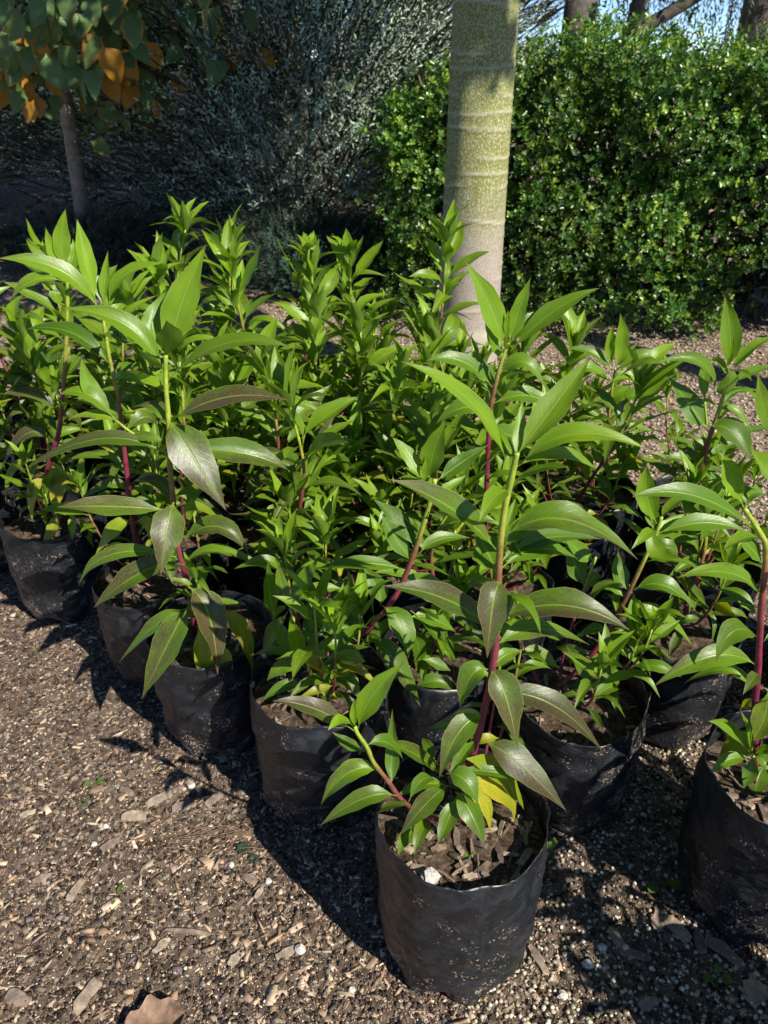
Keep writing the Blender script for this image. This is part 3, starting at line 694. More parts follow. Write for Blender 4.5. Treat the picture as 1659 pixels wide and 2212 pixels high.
def random_sapling(root, zs, rr, height, purple=.4, yellow=.25, shoots=3, size=1.0, nleaf=None, lean=None, main=True, top=(0, 0)):
    lean = lean or (rr.gauss(0, .05), rr.gauss(0, .05)); b = Vector((rr.gauss(0, .012), rr.gauss(0, .012), zs - .01))
    if main:
        pts = [b, b + Vector((lean[0] * .3 + rr.gauss(0, .01), lean[1] * .3 + rr.gauss(0, .01), height * .33)), b + Vector((lean[0] * .7 + rr.gauss(0, .012), lean[1] * .7, height * .68)), b + Vector((lean[0], lean[1], height))]
        st, P = stem_part(root, pts, .0052, .0024)
        shoot_leaves(st, P, rr, .14, nleaf or int(height / .0145), .055, .122, purple, .0, 1.0, rr.uniform(0, 6), size, yellow=yellow)
    for k in range(shoots):
        a = rr.uniform(0, 6.28); out = rr.uniform(.05, .12); hh = rr.uniform(.10, .30)
        s0 = b + Vector((0, 0, rr.uniform(.01, .05)))
        pts = [s0, s0 + Vector((math.cos(a) * out * .6, math.sin(a) * out * .6, hh * .25)), s0 + Vector((math.cos(a) * out, math.sin(a) * out, hh * .65)), s0 + Vector((math.cos(a) * out * 1.1, math.sin(a) * out * 1.1, hh))]
        st, P = stem_part(root, pts, .0028, .0016, 'side_shoot', .15, .95, nsub=3, nsec=7)
        shoot_leaves(st, P, rr, .30, rr.randint(9, 14), .050, .098, purple * .5, .15, .9, rr.uniform(0, 6), size * .95, elev=(-.1, 1.1), yellow=yellow * .7)

def sapling(label, x, y, Rb=.118, H=.258, seed=1, soil=.215, chips=0, zrot=0, big=False, **kw):
    root = thing('potted_sapling', label, 'potted plant', (x, y, gz(x, y) - .002), GROUP)
    bag, rad = bag_part(root, Rb, H, seed, *( (110, 44) if big else (56, 20)), **kw)
    soil_part(root, rad, soil, seed, chips)
    return root

def hand_leaf(stem, root, c, b, m, t, wd, Y, dy=None, pu=0., ye=0., yo=.5, tw=None, fold=None, dm=0., seed=[100], curl=0.0):
    """one leaf drawn out in the plant's own space; b, m, t read off the photograph, depths in metres"""
    seed[0] += 1; rr = random.Random(seed[0])
    if dy is None: dy = rr.uniform(-.035, .03)
    B = at(*pix(c, *b), Y); T = at(*pix(c, *t), Y + dy); Mx, My = pix(c, *m)
    Mp = at(Mx, My, Y + dy * .5 + dm)
    w_ = wd * pxs(c) * depth((B + T) / 2) / FOC * .98
    L = (T - B).length; view = (Vector((0, 0, CAMH)) - (B + T) / 2).normalized()
    d = (T - B).normalized(); nh = (view * .75 + Vector((0, 0, .75)) + Vector((rr.gauss(0, .12), rr.gauss(0, .12), 0))).normalized()
    nh = (nh - d * nh.dot(d)).normalized()
    v, f, uv = leaf_geo(B, Mp, T, w_, nh, fold if fold is not None else rr.uniform(.15, .45), tw if tw is not None else rr.uniform(-.5, .5), .045, 14, seed=seed[0], pet=.10, shape=rr.uniform(-.1, .3))
    o = link('leaf', mesh('leaf', [q - root.location for q in v], f, M_LEAF, uv), stem)
    o.color = (pu, ye, yo, 1); return o
def hand_stem(root, pts, r0, r1, name='stem', c0=0., c1=1.):
    P = [at(*pix(c, x, y), Y) - root.location for c, x, y, Y in pts]
    st_, P_ = stem_part(root, P, r0, r1, name, c0, c1)
    if name == 'stem': shoot_leaves(st_, P_, random.Random(int(pts[0][1]) + len(P)), .22, 9, .055, .085, .35, .15, .8, pts[0][1], .95, (-.2, .7), False)
    return st_, P_

# --- front bag: tall sapling
A = sapling('tall crimson-stemmed sapling in the nearest black bag, two yellow leaves low down', .108, .700, .119, .302, 5, .262, 150, big=True, lower=.0)
for a_, z_ in ((-1.25, .035), (-.75, .04), (-2.0, .05), (-1.1, .10)):
    rr_ = .1205 * (.93 + .05 * z_ / .13); v_, f_, c_ = tube([Vector((0, 0, 0)), Vector((math.cos(a_) * .0015, math.sin(a_) * .0015, 0))], .0022, 8, (.012, .011, .010)); link('drain_hole', mesh('drain_hole', v_, f_, M_STEM, col=c_), A, (math.cos(a_) * rr_, math.sin(a_) * rr_, z_))
stA, PA = hand_stem(A, [('D', 988, 1815, .715), ('D', 1000, 1730, .715), ('D', 1015, 1650, .715), ('D', 1045, 1540, .715), ('D', 1070, 1400, .715), ('D', 1077, 1240, .715), ('D', 1087, 1120, .715), ('D', 1108, 1020, .715), ('D', 1117, 978, .715)], .0068, .0030, c0=.1)
Y = .715
for a in [('R', (415, 1000), (600, 760), (785, 505), 150, .05, 0, 0, 1.), ('M', (1650, 1700), (1420, 1300), (950, 1030), 165, -.03, 0, 0, .9), ('R', (415, 1020), (432, 880), (448, 715), 66, .04, 0, 0, .7),
          ('R', (440, 1040), (700, 890), (1065, 965), 120, -.02, 0, 0, .95), ('R', (420, 1050), (630, 985), (815, 1065), 78, .03, 0, 0, .9), ('R', (390, 1010), (365, 960), (300, 910), 60, .04, 0, 0, .4),
          ('c2', (1445, 410), (1180, 160), (800, -20), 200, -.03, .42, 0, .25), ('c2', (1510, 50), (1430, 90), (1335, 240), 125, -.06, 0, 0, .9),
          ('c3', (130, 315), (480, 215), (905, 450), 215, -.02, .40, 0, .45), ('c3', (110, 500), (330, 385), (560, 450), 140, .05, .1, 0, .3), ('c3', (100, 480), (330, 330), (700, 330), 130, .07, .05, 0, .3),
          ('c2', (1430, 880), (1130, 690), (768, 615), 185, -.03, .55, 0, .2), ('c2', (1465, 585), (1420, 720), (1385, 1045), 205, -.05, .75, 0, .1),
          ('c3', (100, 790), (470, 715), (860, 862), 205, -.03, .62, 0, .3), ('c3', (75, 960), (310, 850), (625, 945), 125, .04, .35, 0, .4),
          ('c3', (45, 1085), (130, 1230), (205, 1555), 190, -.05, .68, 0, .15), ('c3', (30, 1225), (400, 1290), (708, 1582), 165, -.02, .85, 0, .2), ('c3', (10, 1500), (220, 1640), (487, 1908), 185, -.05, .78, 0, .25),
          ('c2', (1365, 1380), (1215, 1490), (1100, 1755), 150, -.05, .45, 0, .3), ('c2', (1390, 1110), (1290, 1150), (1225, 1340), 150, -.02, .25, 0, .35), ('c2', (1405, 1120), (1490, 1030), (1590, 1000), 90, .03, .1, 0, .5),
          ('c2', (1440, 530), (1390, 420), (1320, 300), 200, .05, 0, 0, .25), ('c2', (1500, 300), (1590, 420), (1640, 600), 130, .06, 0, 0, .3),
          ('c4', (905, -20), (1110, 60), (1230, 245), 125, .04, .1, .35, .8), ('c4', (880, 90), (1110, 150), (1178, 333), 135, .02, 0, 1., .5), ('c4', (870, 85), (1010, 170), (1057, 352), 85, -.02, .35, 1., .3),
          ('c4', (850, 50), (1070, 50), (1225, 105), 60, .0, .1, 0, .3), ('c4', (840, 60), (930, 90), (1000, 215), 120, -.03, .15, 0, .2), ('c4', (885, 150), (960, 250), (1032, 425), 112, -.05, .25, 0, .35),
          ('c4', (890, 175), (850, 290), (793, 422), 95, -.05, .2, 0, .5), ('c4', (845, 120), (740, 210), (602, 372), 110, -.05, .5, 0, .3), ('c4', (840, 120), (720, 115), (580, 185), 68, -.03, .1, 0, .4),
          ('c2', (1120, 1745), (950, 1610), (775, 1555), 110, -.04, .35, 0, .35), ('c4', (755, 310), (715, 350), (680, 478), 80, -.05, .2, 0, .6), ('c4', (690, 330), (630, 390), (598, 468), 70, -.04, .1, 0, .5),
          ('c2', (1080, 1660), (1035, 1570), (1002, 1515), 65, .04, 0, 0, .2), ('c2', (1380, 1400), (1250, 1420), (1030, 1460), 130, .05, .2, 0, .3), ('c2', (1250, 1700), (1210, 1600), (1260, 1480), 80, .03, .3, 0, .4)]:
    hand_leaf(stA, A, a[0], a[1], a[2], a[3], a[4], Y - (.03 if a[0] == 'c4' else 0), a[5], a[6], a[7], a[8])
sh, _ = hand_stem(A, [('c4', 795, 290, .70), ('c4', 700, 255, .67), ('c4', 610, 185, .655), ('c4', 545, 95, .645), ('c4', 475, 5, .64), ('c2', 670, 1570, .635), ('c2', 615, 1490, .63), ('c2', 600, 1450, .63)], .0036, .0022, 'side_shoot', .35, 1.)
for a in [('c2', (595, 1475), (350, 1340), (108, 1298), 125, -.01, .8, 0, .2), ('c2', (618, 1465), (705, 1270), (893, 1066), 150, .02, 0, 0, .9), ('c2', (600, 1455), (592, 1370), (597, 1285), 46, 0, 0, 0, 1.), ('c2', (600, 1465), (520, 1410), (438, 1475), 78, -.04, 0, 0, 1.),
          ('c2', (660, 1600), (560, 1550), (465, 1480), 70, .02, .2, 0, .2), ('c2', (668, 1562), (790, 1545), (885, 1645), 92, .02, 0, 0, .2), ('c2', (815, 1800), (820, 1620), (822, 1342), 88, .05, .25, 0, .25),
          ('c4', (587, 172), (420, 185), (203, 322), 100, -.02, .3, 0, .35), ('c4', (505, 45), (350, 55), (208, 218), 108, -.02, .35, 0, .55), ('c4', (660, 215), (580, 215), (485, 262), 48, .02, 0, .2, .4),
          ('c4', (650, 200), (720, 90), (790, 100), 70, .03, 0, 0, .3)]:
    hand_leaf(sh, A, a[0], a[1], a[2], a[3], a[4], .645, a[5], a[6], a[7], a[8])

# --- left group: big sapling in the third bag of the front row
B = sapling('tall sapling with broad purple-tinged leaves in the third bag of the left front row', -.335, 1.150, .116, .255, 9, .215, 40, big=True)
Y = 1.15
stB, _ = hand_stem(B, [('c1', 1160, 830, 1.165), ('c1', 1150, 640, 1.16), ('c1', 1118, 480, 1.15), ('c1', 1085, 340, 1.15), ('c1', 1055, 210, 1.15), ('L', 925, 1560, 1.15), ('L', 918, 1330, 1.15), ('L', 903, 1130, 1.15), ('L', 903, 955, 1.15)], .0068, .0034, c0=.2)
for a in [('L', (915, 955), (985, 700), (1122, 362), 190, .03, 0, 0, 1.), ('L', (895, 960), (835, 800), (908, 615), 120, .06, 0, 0, .4), ('L', (905, 965), (925, 880), (905, 775), 150, -.07, .05, 0, .7), ('L', (940, 930), (1000, 800), (1050, 700), 60, .02, 0, 0, .9),
          ('L', (905, 1110), (1220, 905), (1585, 922), 120, -.02, .12, 0, .6), ('L', (895, 1065), (680, 800), (308, 712), 128, .0, .15, 0, .6), ('L', (925, 1330), (1230, 1195), (1572, 1212), 140, -.03, .95, 0, .2),
          ('L', (920, 1325), (1040, 1500), (1232, 1812), 225, -.06, .62, 0, .4), ('L', (930, 1470), (1320, 1500), (1568, 1590), 150, .03, .38, 0, .4), ('L', (915, 1350), (850, 1250), (715, 1250), 90, .05, .5, 0, .3),
          ('Z1', (1350, 180), (800, 60), (148, 345), 145, -.03, .55, 0, .2), ('Z1', (1385, 640), (880, 610), (458, 615), 205, -.05, .6, 0, .25), ('Z1', (1420, 575), (1365, 800), (1313, 1168), 270, -.08, .62, 0, .3),
          ('Z1', (1440, 1025), (920, 1000), (638, 1262), 140, -.02, .4, 0, .3), ('Z1', (1450, 1040), (1100, 1180), (766, 1438), 205, -.05, .62, 0, .4),
          ('c1', (1120, 470), (1240, 640), (1292, 992), 200, -.06, .9, 0, .25), ('c1', (1115, 600), (1010, 780), (842, 1133), 185, -.06, .5, 0, .35), ('c1', (1105, 600), (920, 700), (704, 920), 100, -.03, .3, 0, .4), ('c1', (1290, 600), (1430, 720), (1503, 992), 105, .0, .55, .5, .5),
          ('c1', (1170, 700), (1215, 880), (1213, 1118), 125, -.03, .25, .55, .8), ('c1', (1250, 780), (1340, 900), (1335, 1068), 78, -.02, .2, .45, .6),
          ('Z2', (20, 1310), (330, 1190), (583, 1418), 180, -.02, .6, 0, .35), ('Z2', (25, 1540), (330, 1380), (802, 1592), 95, -.02, .35, 0, .6), ('Z1', (1400, 590), (1300, 420), (1085, 400), 130, .05, .6, 0, .3), ('Z2', (40, 1120), (150, 1020), (400, 1180), 90, .04, .1, .3, .5)]:
    hand_leaf(stB, B, a[0], a[1], a[2], a[3], a[4], Y - (.085 if a[0] == 'c1' else .04 if a[0] == 'Z1' and a[2][1] > 700 else 0), a[5], a[6], a[7], a[8])
sh, _ = hand_stem(B, [('L', 918, 1500, 1.15), ('L', 810, 1450, 1.16), ('L', 700, 1375, 1.17), ('L', 630, 1320, 1.18)], .003, .002, 'side_shoot', .7, 1.)
for a in [('L', (625, 1320), (480, 1180), (315, 1185), 100, 0, .05, 0, .7), ('L', (630, 1315), (500, 1160), (443, 975), 100, .02, 0, 0, .6), ('L', (640, 1330), (520, 1290), (370, 1310), 60, .0, .0, .1, .8)]:
    hand_leaf(sh, B, a[0], a[1], a[2], a[3], a[4], 1.17, a[5], a[6], a[7], a[8])
rr = random.Random(99)
random_sapling(B, .215, rr, .3, .4, .3, 2, main=False, size=.75)

# --- second bag of the front row
B2 = sapling('sapling with pale green stem turning red, in the second front bag from the left', -.50, 1.33, .114, .25, 13, .215, 30, big=True, peaks=((5.2, .3, .014),))
Y = 1.33
st, _ = hand_stem(B2, [('Z1', 1150, 1030, 1.345), ('Z1', 1105, 860, 1.34), ('Z1', 1050, 480, 1.33), ('L', 690, 1600, 1.33), ('L', 665, 1380, 1.33), ('L', 640, 1180, 1.33), ('L', 600, 1000, 1.33), ('L', 575, 850, 1.33), ('L', 553, 700, 1.33)], .0062, .003, c0=.15)
for a in [('L', (525, 690), (462, 430), (418, 222), 95, .03, 0, 0, .95), ('L', (590, 700), (680, 530), (900, 464), 88, -.02, 0, 0, .9), ('L', (550, 690), (575, 580), (640, 472), 110, .04, .1, 0, .5), ('L', (540, 720), (320, 500), (-20, 440), 115, -.03, .2, 0, .6), ('L', (560, 680), (572, 560), (588, 395), 60, .02, 0, 0, .9),
          ('L', (590, 1000), (480, 900), (390, 830), 90, .02, 0, 0, .5), ('L', (590, 1010), (380, 840), (130, 832), 105, .03, .0, 0, .0), ('L', (570, 880), (640, 700), (700, 720), 70, .05, 0, 0, .6), ('L', (630, 1090), (680, 1030), (720, 1010), 70, .05, 0, 0, .3),
          ('Z1', (1020, 295), (830, 190), (500, 250), 90, .0, .25, 0, .5), ('Z1', (1045, 505), (900, 420), (625, 585), 100, -.03, .3, 0, .5), ('Z1', (1060, 720), (930, 800), (776, 1012), 150, -.04, .1, .35, .8), ('Z1', (1070, 950), (930, 935), (825, 1002), 60, -.03, 0, .3, .9),
          ('Z1', (1075, 425), (1260, 400), (1400, 585), 120, -.02, .45, 0, .5), ('Z1', (1100, 740), (1200, 740), (1215, 880), 90, -.02, .1, .6, .6), ('L', (650, 1300), (560, 1200), (430, 1200), 80, .05, .2, 0, .3), ('L', (660, 1400), (800, 1300), (860, 1400), 90, .05, .5, 0, .3), ('Z1', (1060, 560), (1120, 480), (1190, 470), 60, .02, 0, .1, .5)]:
    hand_leaf(st, B2, a[0], a[1], a[2], a[3], a[4], Y - (.06 if a[0] == 'Z1' and a[2][1] > 700 else 0), a[5], a[6], a[7], a[8])
random_sapling(B2, .215, random.Random(98), .3, .5, .3, 3, main=False)

# --- leftmost bag
B1 = sapling('sapling with a dark crimson stem and yellowing drooping leaves, leftmost bag of the front row', -.79, 1.565, .118, .258, 17, .22, 30, big=True)
Y = 1.56
st, _ = hand_stem(B1, [('Z1', 385, 800, 1.565), ('Z1', 360, 600, 1.56), ('Z1', 375, 380, 1.56), ('Z1', 430, 150, 1.56), ('Z1', 480, 0, 1.56), ('L', 345, 1150, 1.56), ('L', 360, 900, 1.56), ('L', 368, 650, 1.56), ('L', 360, 505, 1.56)], .0072, .0032, c0=.05)
for a in [('Z1', (425, 85), (210, 20), (0, 335), 110, -.03, .75, 0, .3), ('Z1', (415, 250), (470, 400), (425, 700), 150, -.05, .3, .9, .4), ('Z1', (372, 375), (270, 480), (266, 738), 95, -.04, .4, .9, .3), ('Z1', (470, 650), (430, 790), (345, 920), 100, -.05, .1, .8, .8),
          ('Z1', (600, 660), (590, 760), (590, 890), 70, -.03, .1, .2, .7), ('Z1', (640, 690), (700, 800), (772, 968), 65, .0, 0, .3, .8), ('Z1', (310, 235), (110, 300), (48, 582), 70, -.02, .1, .2, .5), ('L', (355, 500), (335, 340), (358, 165), 95, .02, 0, 0, 1.), ('L', (350, 500), (290, 400), (248, 268), 70, .0, 0, 0, .95),
          ('L', (365, 500), (400, 420), (395, 330), 60, .03, 0, 0, .8), ('L', (345, 510), (220, 440), (140, 330), 70, -.02, 0, 0, .8), ('L', (340, 560), (180, 560), (60, 660), 80, -.02, .2, 0, .6), ('L', (360, 700), (300, 640), (290, 560), 60, .03, .1, 0, .6),
          ('L', (355, 950), (260, 1000), (230, 910), 70, .03, 0, 0, .1), ('L', (340, 1100), (420, 1000), (440, 970), 100, .03, .3, 0, .3), ('L', (330, 1280), (180, 1180), (20, 1180), 80, -.02, .7, 0, .3), ('L', (320, 1290), (400, 1300), (450, 1400), 70, .02, .6, 0, .3)]:
    hand_leaf(st, B1, a[0], a[1], a[2], a[3], a[4], Y - (.06 if a[0] == 'Z1' and a[2][1] > 450 else 0), a[5], a[6], a[7], a[8])
random_sapling(B1, .22, random.Random(97), .3, .5, .5, 3, main=False, size=.85)

# --- fourth bag, directly left of the nearest one, with low rosettes
P4 = sapling('sapling leaning right over low star-shaped rosettes, in the bag left of the nearest', -.112, .985, .120, .280, 21, .235, 50, big=True)
Y = 1.0
st, _ = hand_stem(P4, [('D', 700, 1540, 1.0), ('c2', 590, 975, 1.0), ('c2', 700, 850, 1.0), ('c2', 830, 690, 1.0), ('c2', 930, 480, 1.0), ('c2', 1000, 270, 1.0), ('c2', 1045, 120, 1.0), ('D', 940, 1035, 1.0)], .0052, .0036, c0=.1)
for a in [('M', (1095, 1805), (1010, 1650), (903, 1528), 100, .03, 0, 0, .9), ('M', (1150, 1800), (1175, 1630), (1256, 1415), 165, .0, 0, 0, .7), ('M', (1200, 1810), (1350, 1700), (1532, 1578), 120, .04, 0, 0, .1), ('M', (1110, 1830), (1120, 1740), (1125, 1650), 50, .0, 0, 0, 1.),
          ('c2', (950, 480), (840, 330), (760, 190), 120, .02, 0, 0, .1), ('c2', (985, 420), (1100, 340), (1290, 330), 90, .03, 0, 0, .4), ('c2', (945, 380), (880, 250), (700, 90), 130, .05, 0, 0, .2), ('c2', (750, 730), (730, 620), (620, 480), 120, .05, .1, 0, .2), ('c2', (900, 520), (640, 480), (355, 520), 100, -.02, 0, 0, .3),
          ('c2', (760, 730), (880, 850), (915, 1045), 150, -.05, .1, 0, .25), ('c2', (690, 920), (830, 1050), (990, 1335), 140, -.05, .3, 0, .4), ('c2', (620, 960), (580, 830), (430, 980), 120, .0, .2, 0, .3), ('c2', (870, 540), (1050, 640), (1330, 720), 170, .03, .1, 0, .3),
          ('c2', (920, 800), (1060, 810), (1200, 890), 110, .02, 0, 0, .3), ('c2', (930, 760), (1110, 930), (1210, 1100), 120, .04, 0, 0, .15), ('c2', (940, 900), (980, 1000), (965, 1180), 90, .02, .1, 0, .2), ('c2', (1000, 1050), (1090, 1080), (1170, 1120), 70, .0, .1, 0, .3), ('c2', (940, 1230), (1080, 1180), (1205, 1250), 90, .0, 0, 0, .3)]:
    hand_leaf(st, P4, a[0], a[1], a[2], a[3], a[4], Y, a[5], a[6], a[7], a[8])
for cx, cy, pts, Yr in [(215, 745, [((125, 805), (90, 640), (82, 460), 92, 0, .1), ((212, 735), (165, 620), (145, 458), 80, .3, .5), ((220, 735), (290, 590), (385, 448), 100, 0, .35), ((230, 735), (370, 640), (530, 635), 92, 0, .5), ((240, 750), (430, 730), (592, 785), 82, 0, .2), ((225, 755), (370, 790), (480, 885), 100, 0, .6), ((200, 770), (120, 890), (50, 1012), 100, .4, .4)], .95),
                        (320, 1090, [((300, 1060), (245, 930), (215, 790), 105, 0, .8), ((305, 1090), (180, 1090), (75, 1180), 105, .2, .8), ((300, 1085), (150, 1000), (-10, 1030), 60, .3, .5), ((330, 1080), (460, 960), (625, 995), 85, 0, .4), ((335, 1130), (400, 1190), (420, 1275), 110, .4, .5), ((330, 1060), (345, 960), (340, 850), 55, 0, .4), ((320, 1220), (180, 1210), (45, 1305), 75, .1, .2), ((430, 1190), (560, 1180), (620, 1290), 110, .3, .4), ((250, 1050), (160, 900), (140, 820), 90, 0, .3)], .93)]:
    bse = at(*pix('c2', cx, cy), Yr); soilp = Vector((-.10, .97, .22)) 
    sh, _ = stem_part(P4, [soilp - P4.location, (soilp * .5 + bse * .5 + Vector((0, 0, -.02))) - P4.location, bse - P4.location], .003, .0022, 'side_shoot', .2, .9)
    for b, m, t, wd, pu, yo in pts: hand_leaf(sh, P4, 'c2', b, m, t, wd, Yr, random.Random(t[0]).uniform(-.04, .03), pu, 0, yo)
for b, m, t, wd in [((390, 1380), (375, 1480), (360, 1595), 66), ((430, 1400), (445, 1500), (442, 1582), 66), ((490, 1230), (500, 1260), (430, 1290), 60)]: hand_leaf(st, P4, 'c2', b, m, t, wd, .93, -.02, .1, .6, .7)

random_sapling(P4, .235, random.Random(95), .3, .4, .2, 5, main=False, size=1.05)
random_sapling(A, .262, random.Random(85), .3, .3, .2, 2, main=False, size=.7)
# --- bag right behind the nearest one
P6 = sapling('slanting red-stemmed sapling in the torn pointed bag right of the nearest', .335, .975, .116, .25, 25, .205, 70, big=True, peaks=((5.95, .22, .035), (3.6, .5, .01)))
Y = 1.0
st, _ = hand_stem(P6, [('c3', 440, 1180, .99), ('c3', 530, 1110, 1.0), ('c3', 640, 995, 1.0), ('c3', 790, 755, 1.0), ('c3', 930, 470, 1.0), ('c3', 1010, 290, 1.0), ('c3', 1040, 200, 1.0)], .0050, .0028, c0=.18)
for a in [('R', (1110, 1330), (1065, 1190), (1062, 1040), 112, .02, 0, 0, .9), ('R', (1090, 1340), (1110, 1460), (1222, 1498), 95, -.05, 0, 0, .9), ('c3', (1010, 300), (1290, 235), (1540, 290), 115, .0, 0, 0, .3), ('c3', (985, 330), (1080, 260), (1180, 180), 90, .03, 0, 0, .8), ('c3', (950, 430), (1080, 380), (1130, 440), 120, .0, .1, 0, .2),
          ('c3', (880, 625), (1060, 600), (1245, 755), 120, -.03, 0, 0, .2), ('c3', (780, 800), (1000, 760), (1235, 968), 105, -.02, 0, 0, .55), ('c3', (650, 990), (800, 970), (965, 1130), 60, -.02, 0, 0, .7), ('c3', (600, 1010), (680, 1060), (705, 1185), 115, -.02, .1, 0, .8), ('c3', (870, 640), (790, 520), (790, 400), 110, .03, 0, 0, .15), ('c3', (830, 680), (740, 600), (650, 620), 90, .03, 0, 0, .4), ('c3', (700, 880), (650, 850), (540, 900), 70, .02, 0, 0, .3), ('c3', (740, 830), (770, 920), (795, 975), 70, .0, 0, 0, .4), ('c3', (1000, 280), (980, 180), (985, 90), 80, .02, 0, 0, .6)]:
    hand_leaf(st, P6, a[0], a[1], a[2], a[3], a[4], Y, a[5], a[6], a[7], a[8])
sh, _ = hand_stem(P6, [('c3', 450, 1150, 1.02), ('c3', 480, 960, 1.04), ('c3', 590, 620, 1.05), ('c3', 660, 430, 1.06)], .0036, .0022, 'side_shoot', .1, 1.)
for a in [('c3', (650, 450), (560, 400), (470, 300), 110, 0, 0, 0, .4), ('c3', (590, 600), (540, 480), (480, 330), 130, .02, 0, 0, .15), ('c3', (600, 620), (640, 560), (690, 545), 90, 0, 0, 0, .4), ('c3', (500, 900), (400, 880), (300, 820), 70, .0, .1, 0, .3), ('c3', (540, 1140), (570, 1180), (612, 1240), 66, -.02, .0, 0, .6), ('c3', (560, 1000), (530, 1010), (510, 1070), 50, 0, 0, .1, .6)]:
    hand_leaf(sh, P6, a[0], a[1], a[2], a[3], a[4], 1.05, a[5], a[6], a[7], a[8])
sh, _ = hand_stem(P6, [('c3', 325, 1160, .97), ('c3', 270, 1040, .96), ('c3', 215, 920, .95), ('c3', 145, 780, .94)], .0032, .0026, 'side_shoot', .4, .62)
hand_leaf(sh, P6, 'c3', (220, 970), (330, 1000), (450, 1085), 100, .95, 0, .1, .1, .6); hand_leaf(sh, P6, 'c3', (215, 975), (150, 1010), (90, 1090), 90, .95, 0, .1, .1, .5)

random_sapling(P6, .205, random.Random(84), .3, .4, .2, 3, main=False, size=.95)
# --- right edge bag
P7 = sapling('red-stemmed sapling with a low leaf rosette, in the bag cut by the right edge', .600, .775, .121, .285, 29, .245, 110, big=True, square=.02)
Y = .80
st, _ = hand_stem(P7, [('c3', 1585, 1700, .80), ('c3', 1585, 1300, .80), ('c3', 1600, 1100, .80), ('c3', 1622, 720, .80), ('c3', 1648, 400, .80), ('c3', 1610, 290, .80), ('c3', 1520, 150, .80)], .0058, .003, c0=.15)
for a in [('c3', (1600, 290), (1240, 80), (866, 85), 135, -.02, 0, 0, .15), ('c3', (1645, 690), (1450, 530), (1122, 556), 142, -.03, .1, 0, .5), ('c3', (1615, 920), (1470, 860), (1352, 1045), 150, -.04, .15, 0, .5), ('c3', (1592, 1065), (1340, 1010), (998, 1182), 145, -.03, .35, 0, .5), ('c3', (1580, 1215), (1420, 1090), (1165, 1170), 70, .03, .1, 0, .7),
          ('c3', (1630, 480), (1560, 380), (1475, 300), 105, .0, 0, 0, .2), ('c3', (1600, 790), (1490, 660), (1365, 620), 90, .04, 0, 0, .4), ('R', (1540, 1250), (1480, 1100), (1443, 988), 105, .0, 0, 0, .95), ('R', (1550, 1250), (1580, 1180), (1659, 1200), 80, .02, 0, 0, .5), ('c3', (1660, 1195), (1640, 1370), (1560, 1510), 150, -.03, .3, .15, .5), ('c3', (1640, 1480), (1490, 1530), (1365, 1625), 150, .03, .1, .5, .8), ('c3', (1620, 1340), (1540, 1290), (1500, 1330), 80, .03, .5, .8, .5), ('c3', (1650, 1640), (1600, 1730), (1590, 1870), 110, -.04, .3, 0, .5), ('R', (1720, 1120), (1650, 1060), (1570, 960), 130, -.02, 0, 0, .95), ('R', (1700, 900), (1640, 760), (1608, 585), 90, .0, 0, 0, .8)]:
    hand_leaf(st, P7, a[0], a[1], a[2], a[3], a[4], Y, a[5], a[6], a[7], a[8])
sh, _ = hand_stem(P7, [('c3', 1585, 1750, .78), ('c3', 1575, 1590, .765)], .0026, .002, 'side_shoot', .5, 1.)
for b, m, t, wd in [((1565, 1590), (1450, 1440), (1310, 1387), 88), ((1570, 1580), (1545, 1460), (1500, 1325), 80), ((1560, 1600), (1430, 1610), (1328, 1692), 80), ((1570, 1600), (1555, 1680), (1515, 1780), 90), ((1580, 1590), (1640, 1620), (1700, 1690), 80), ((1580, 1580), (1640, 1550), (1700, 1560), 60)]: hand_leaf(sh, P7, 'c3', b, m, t, wd, .765, -.02, .05, 0, .45)
random_sapling(P7, .22, random.Random(91), .3, .3, .2, 2, main=False, size=.8)

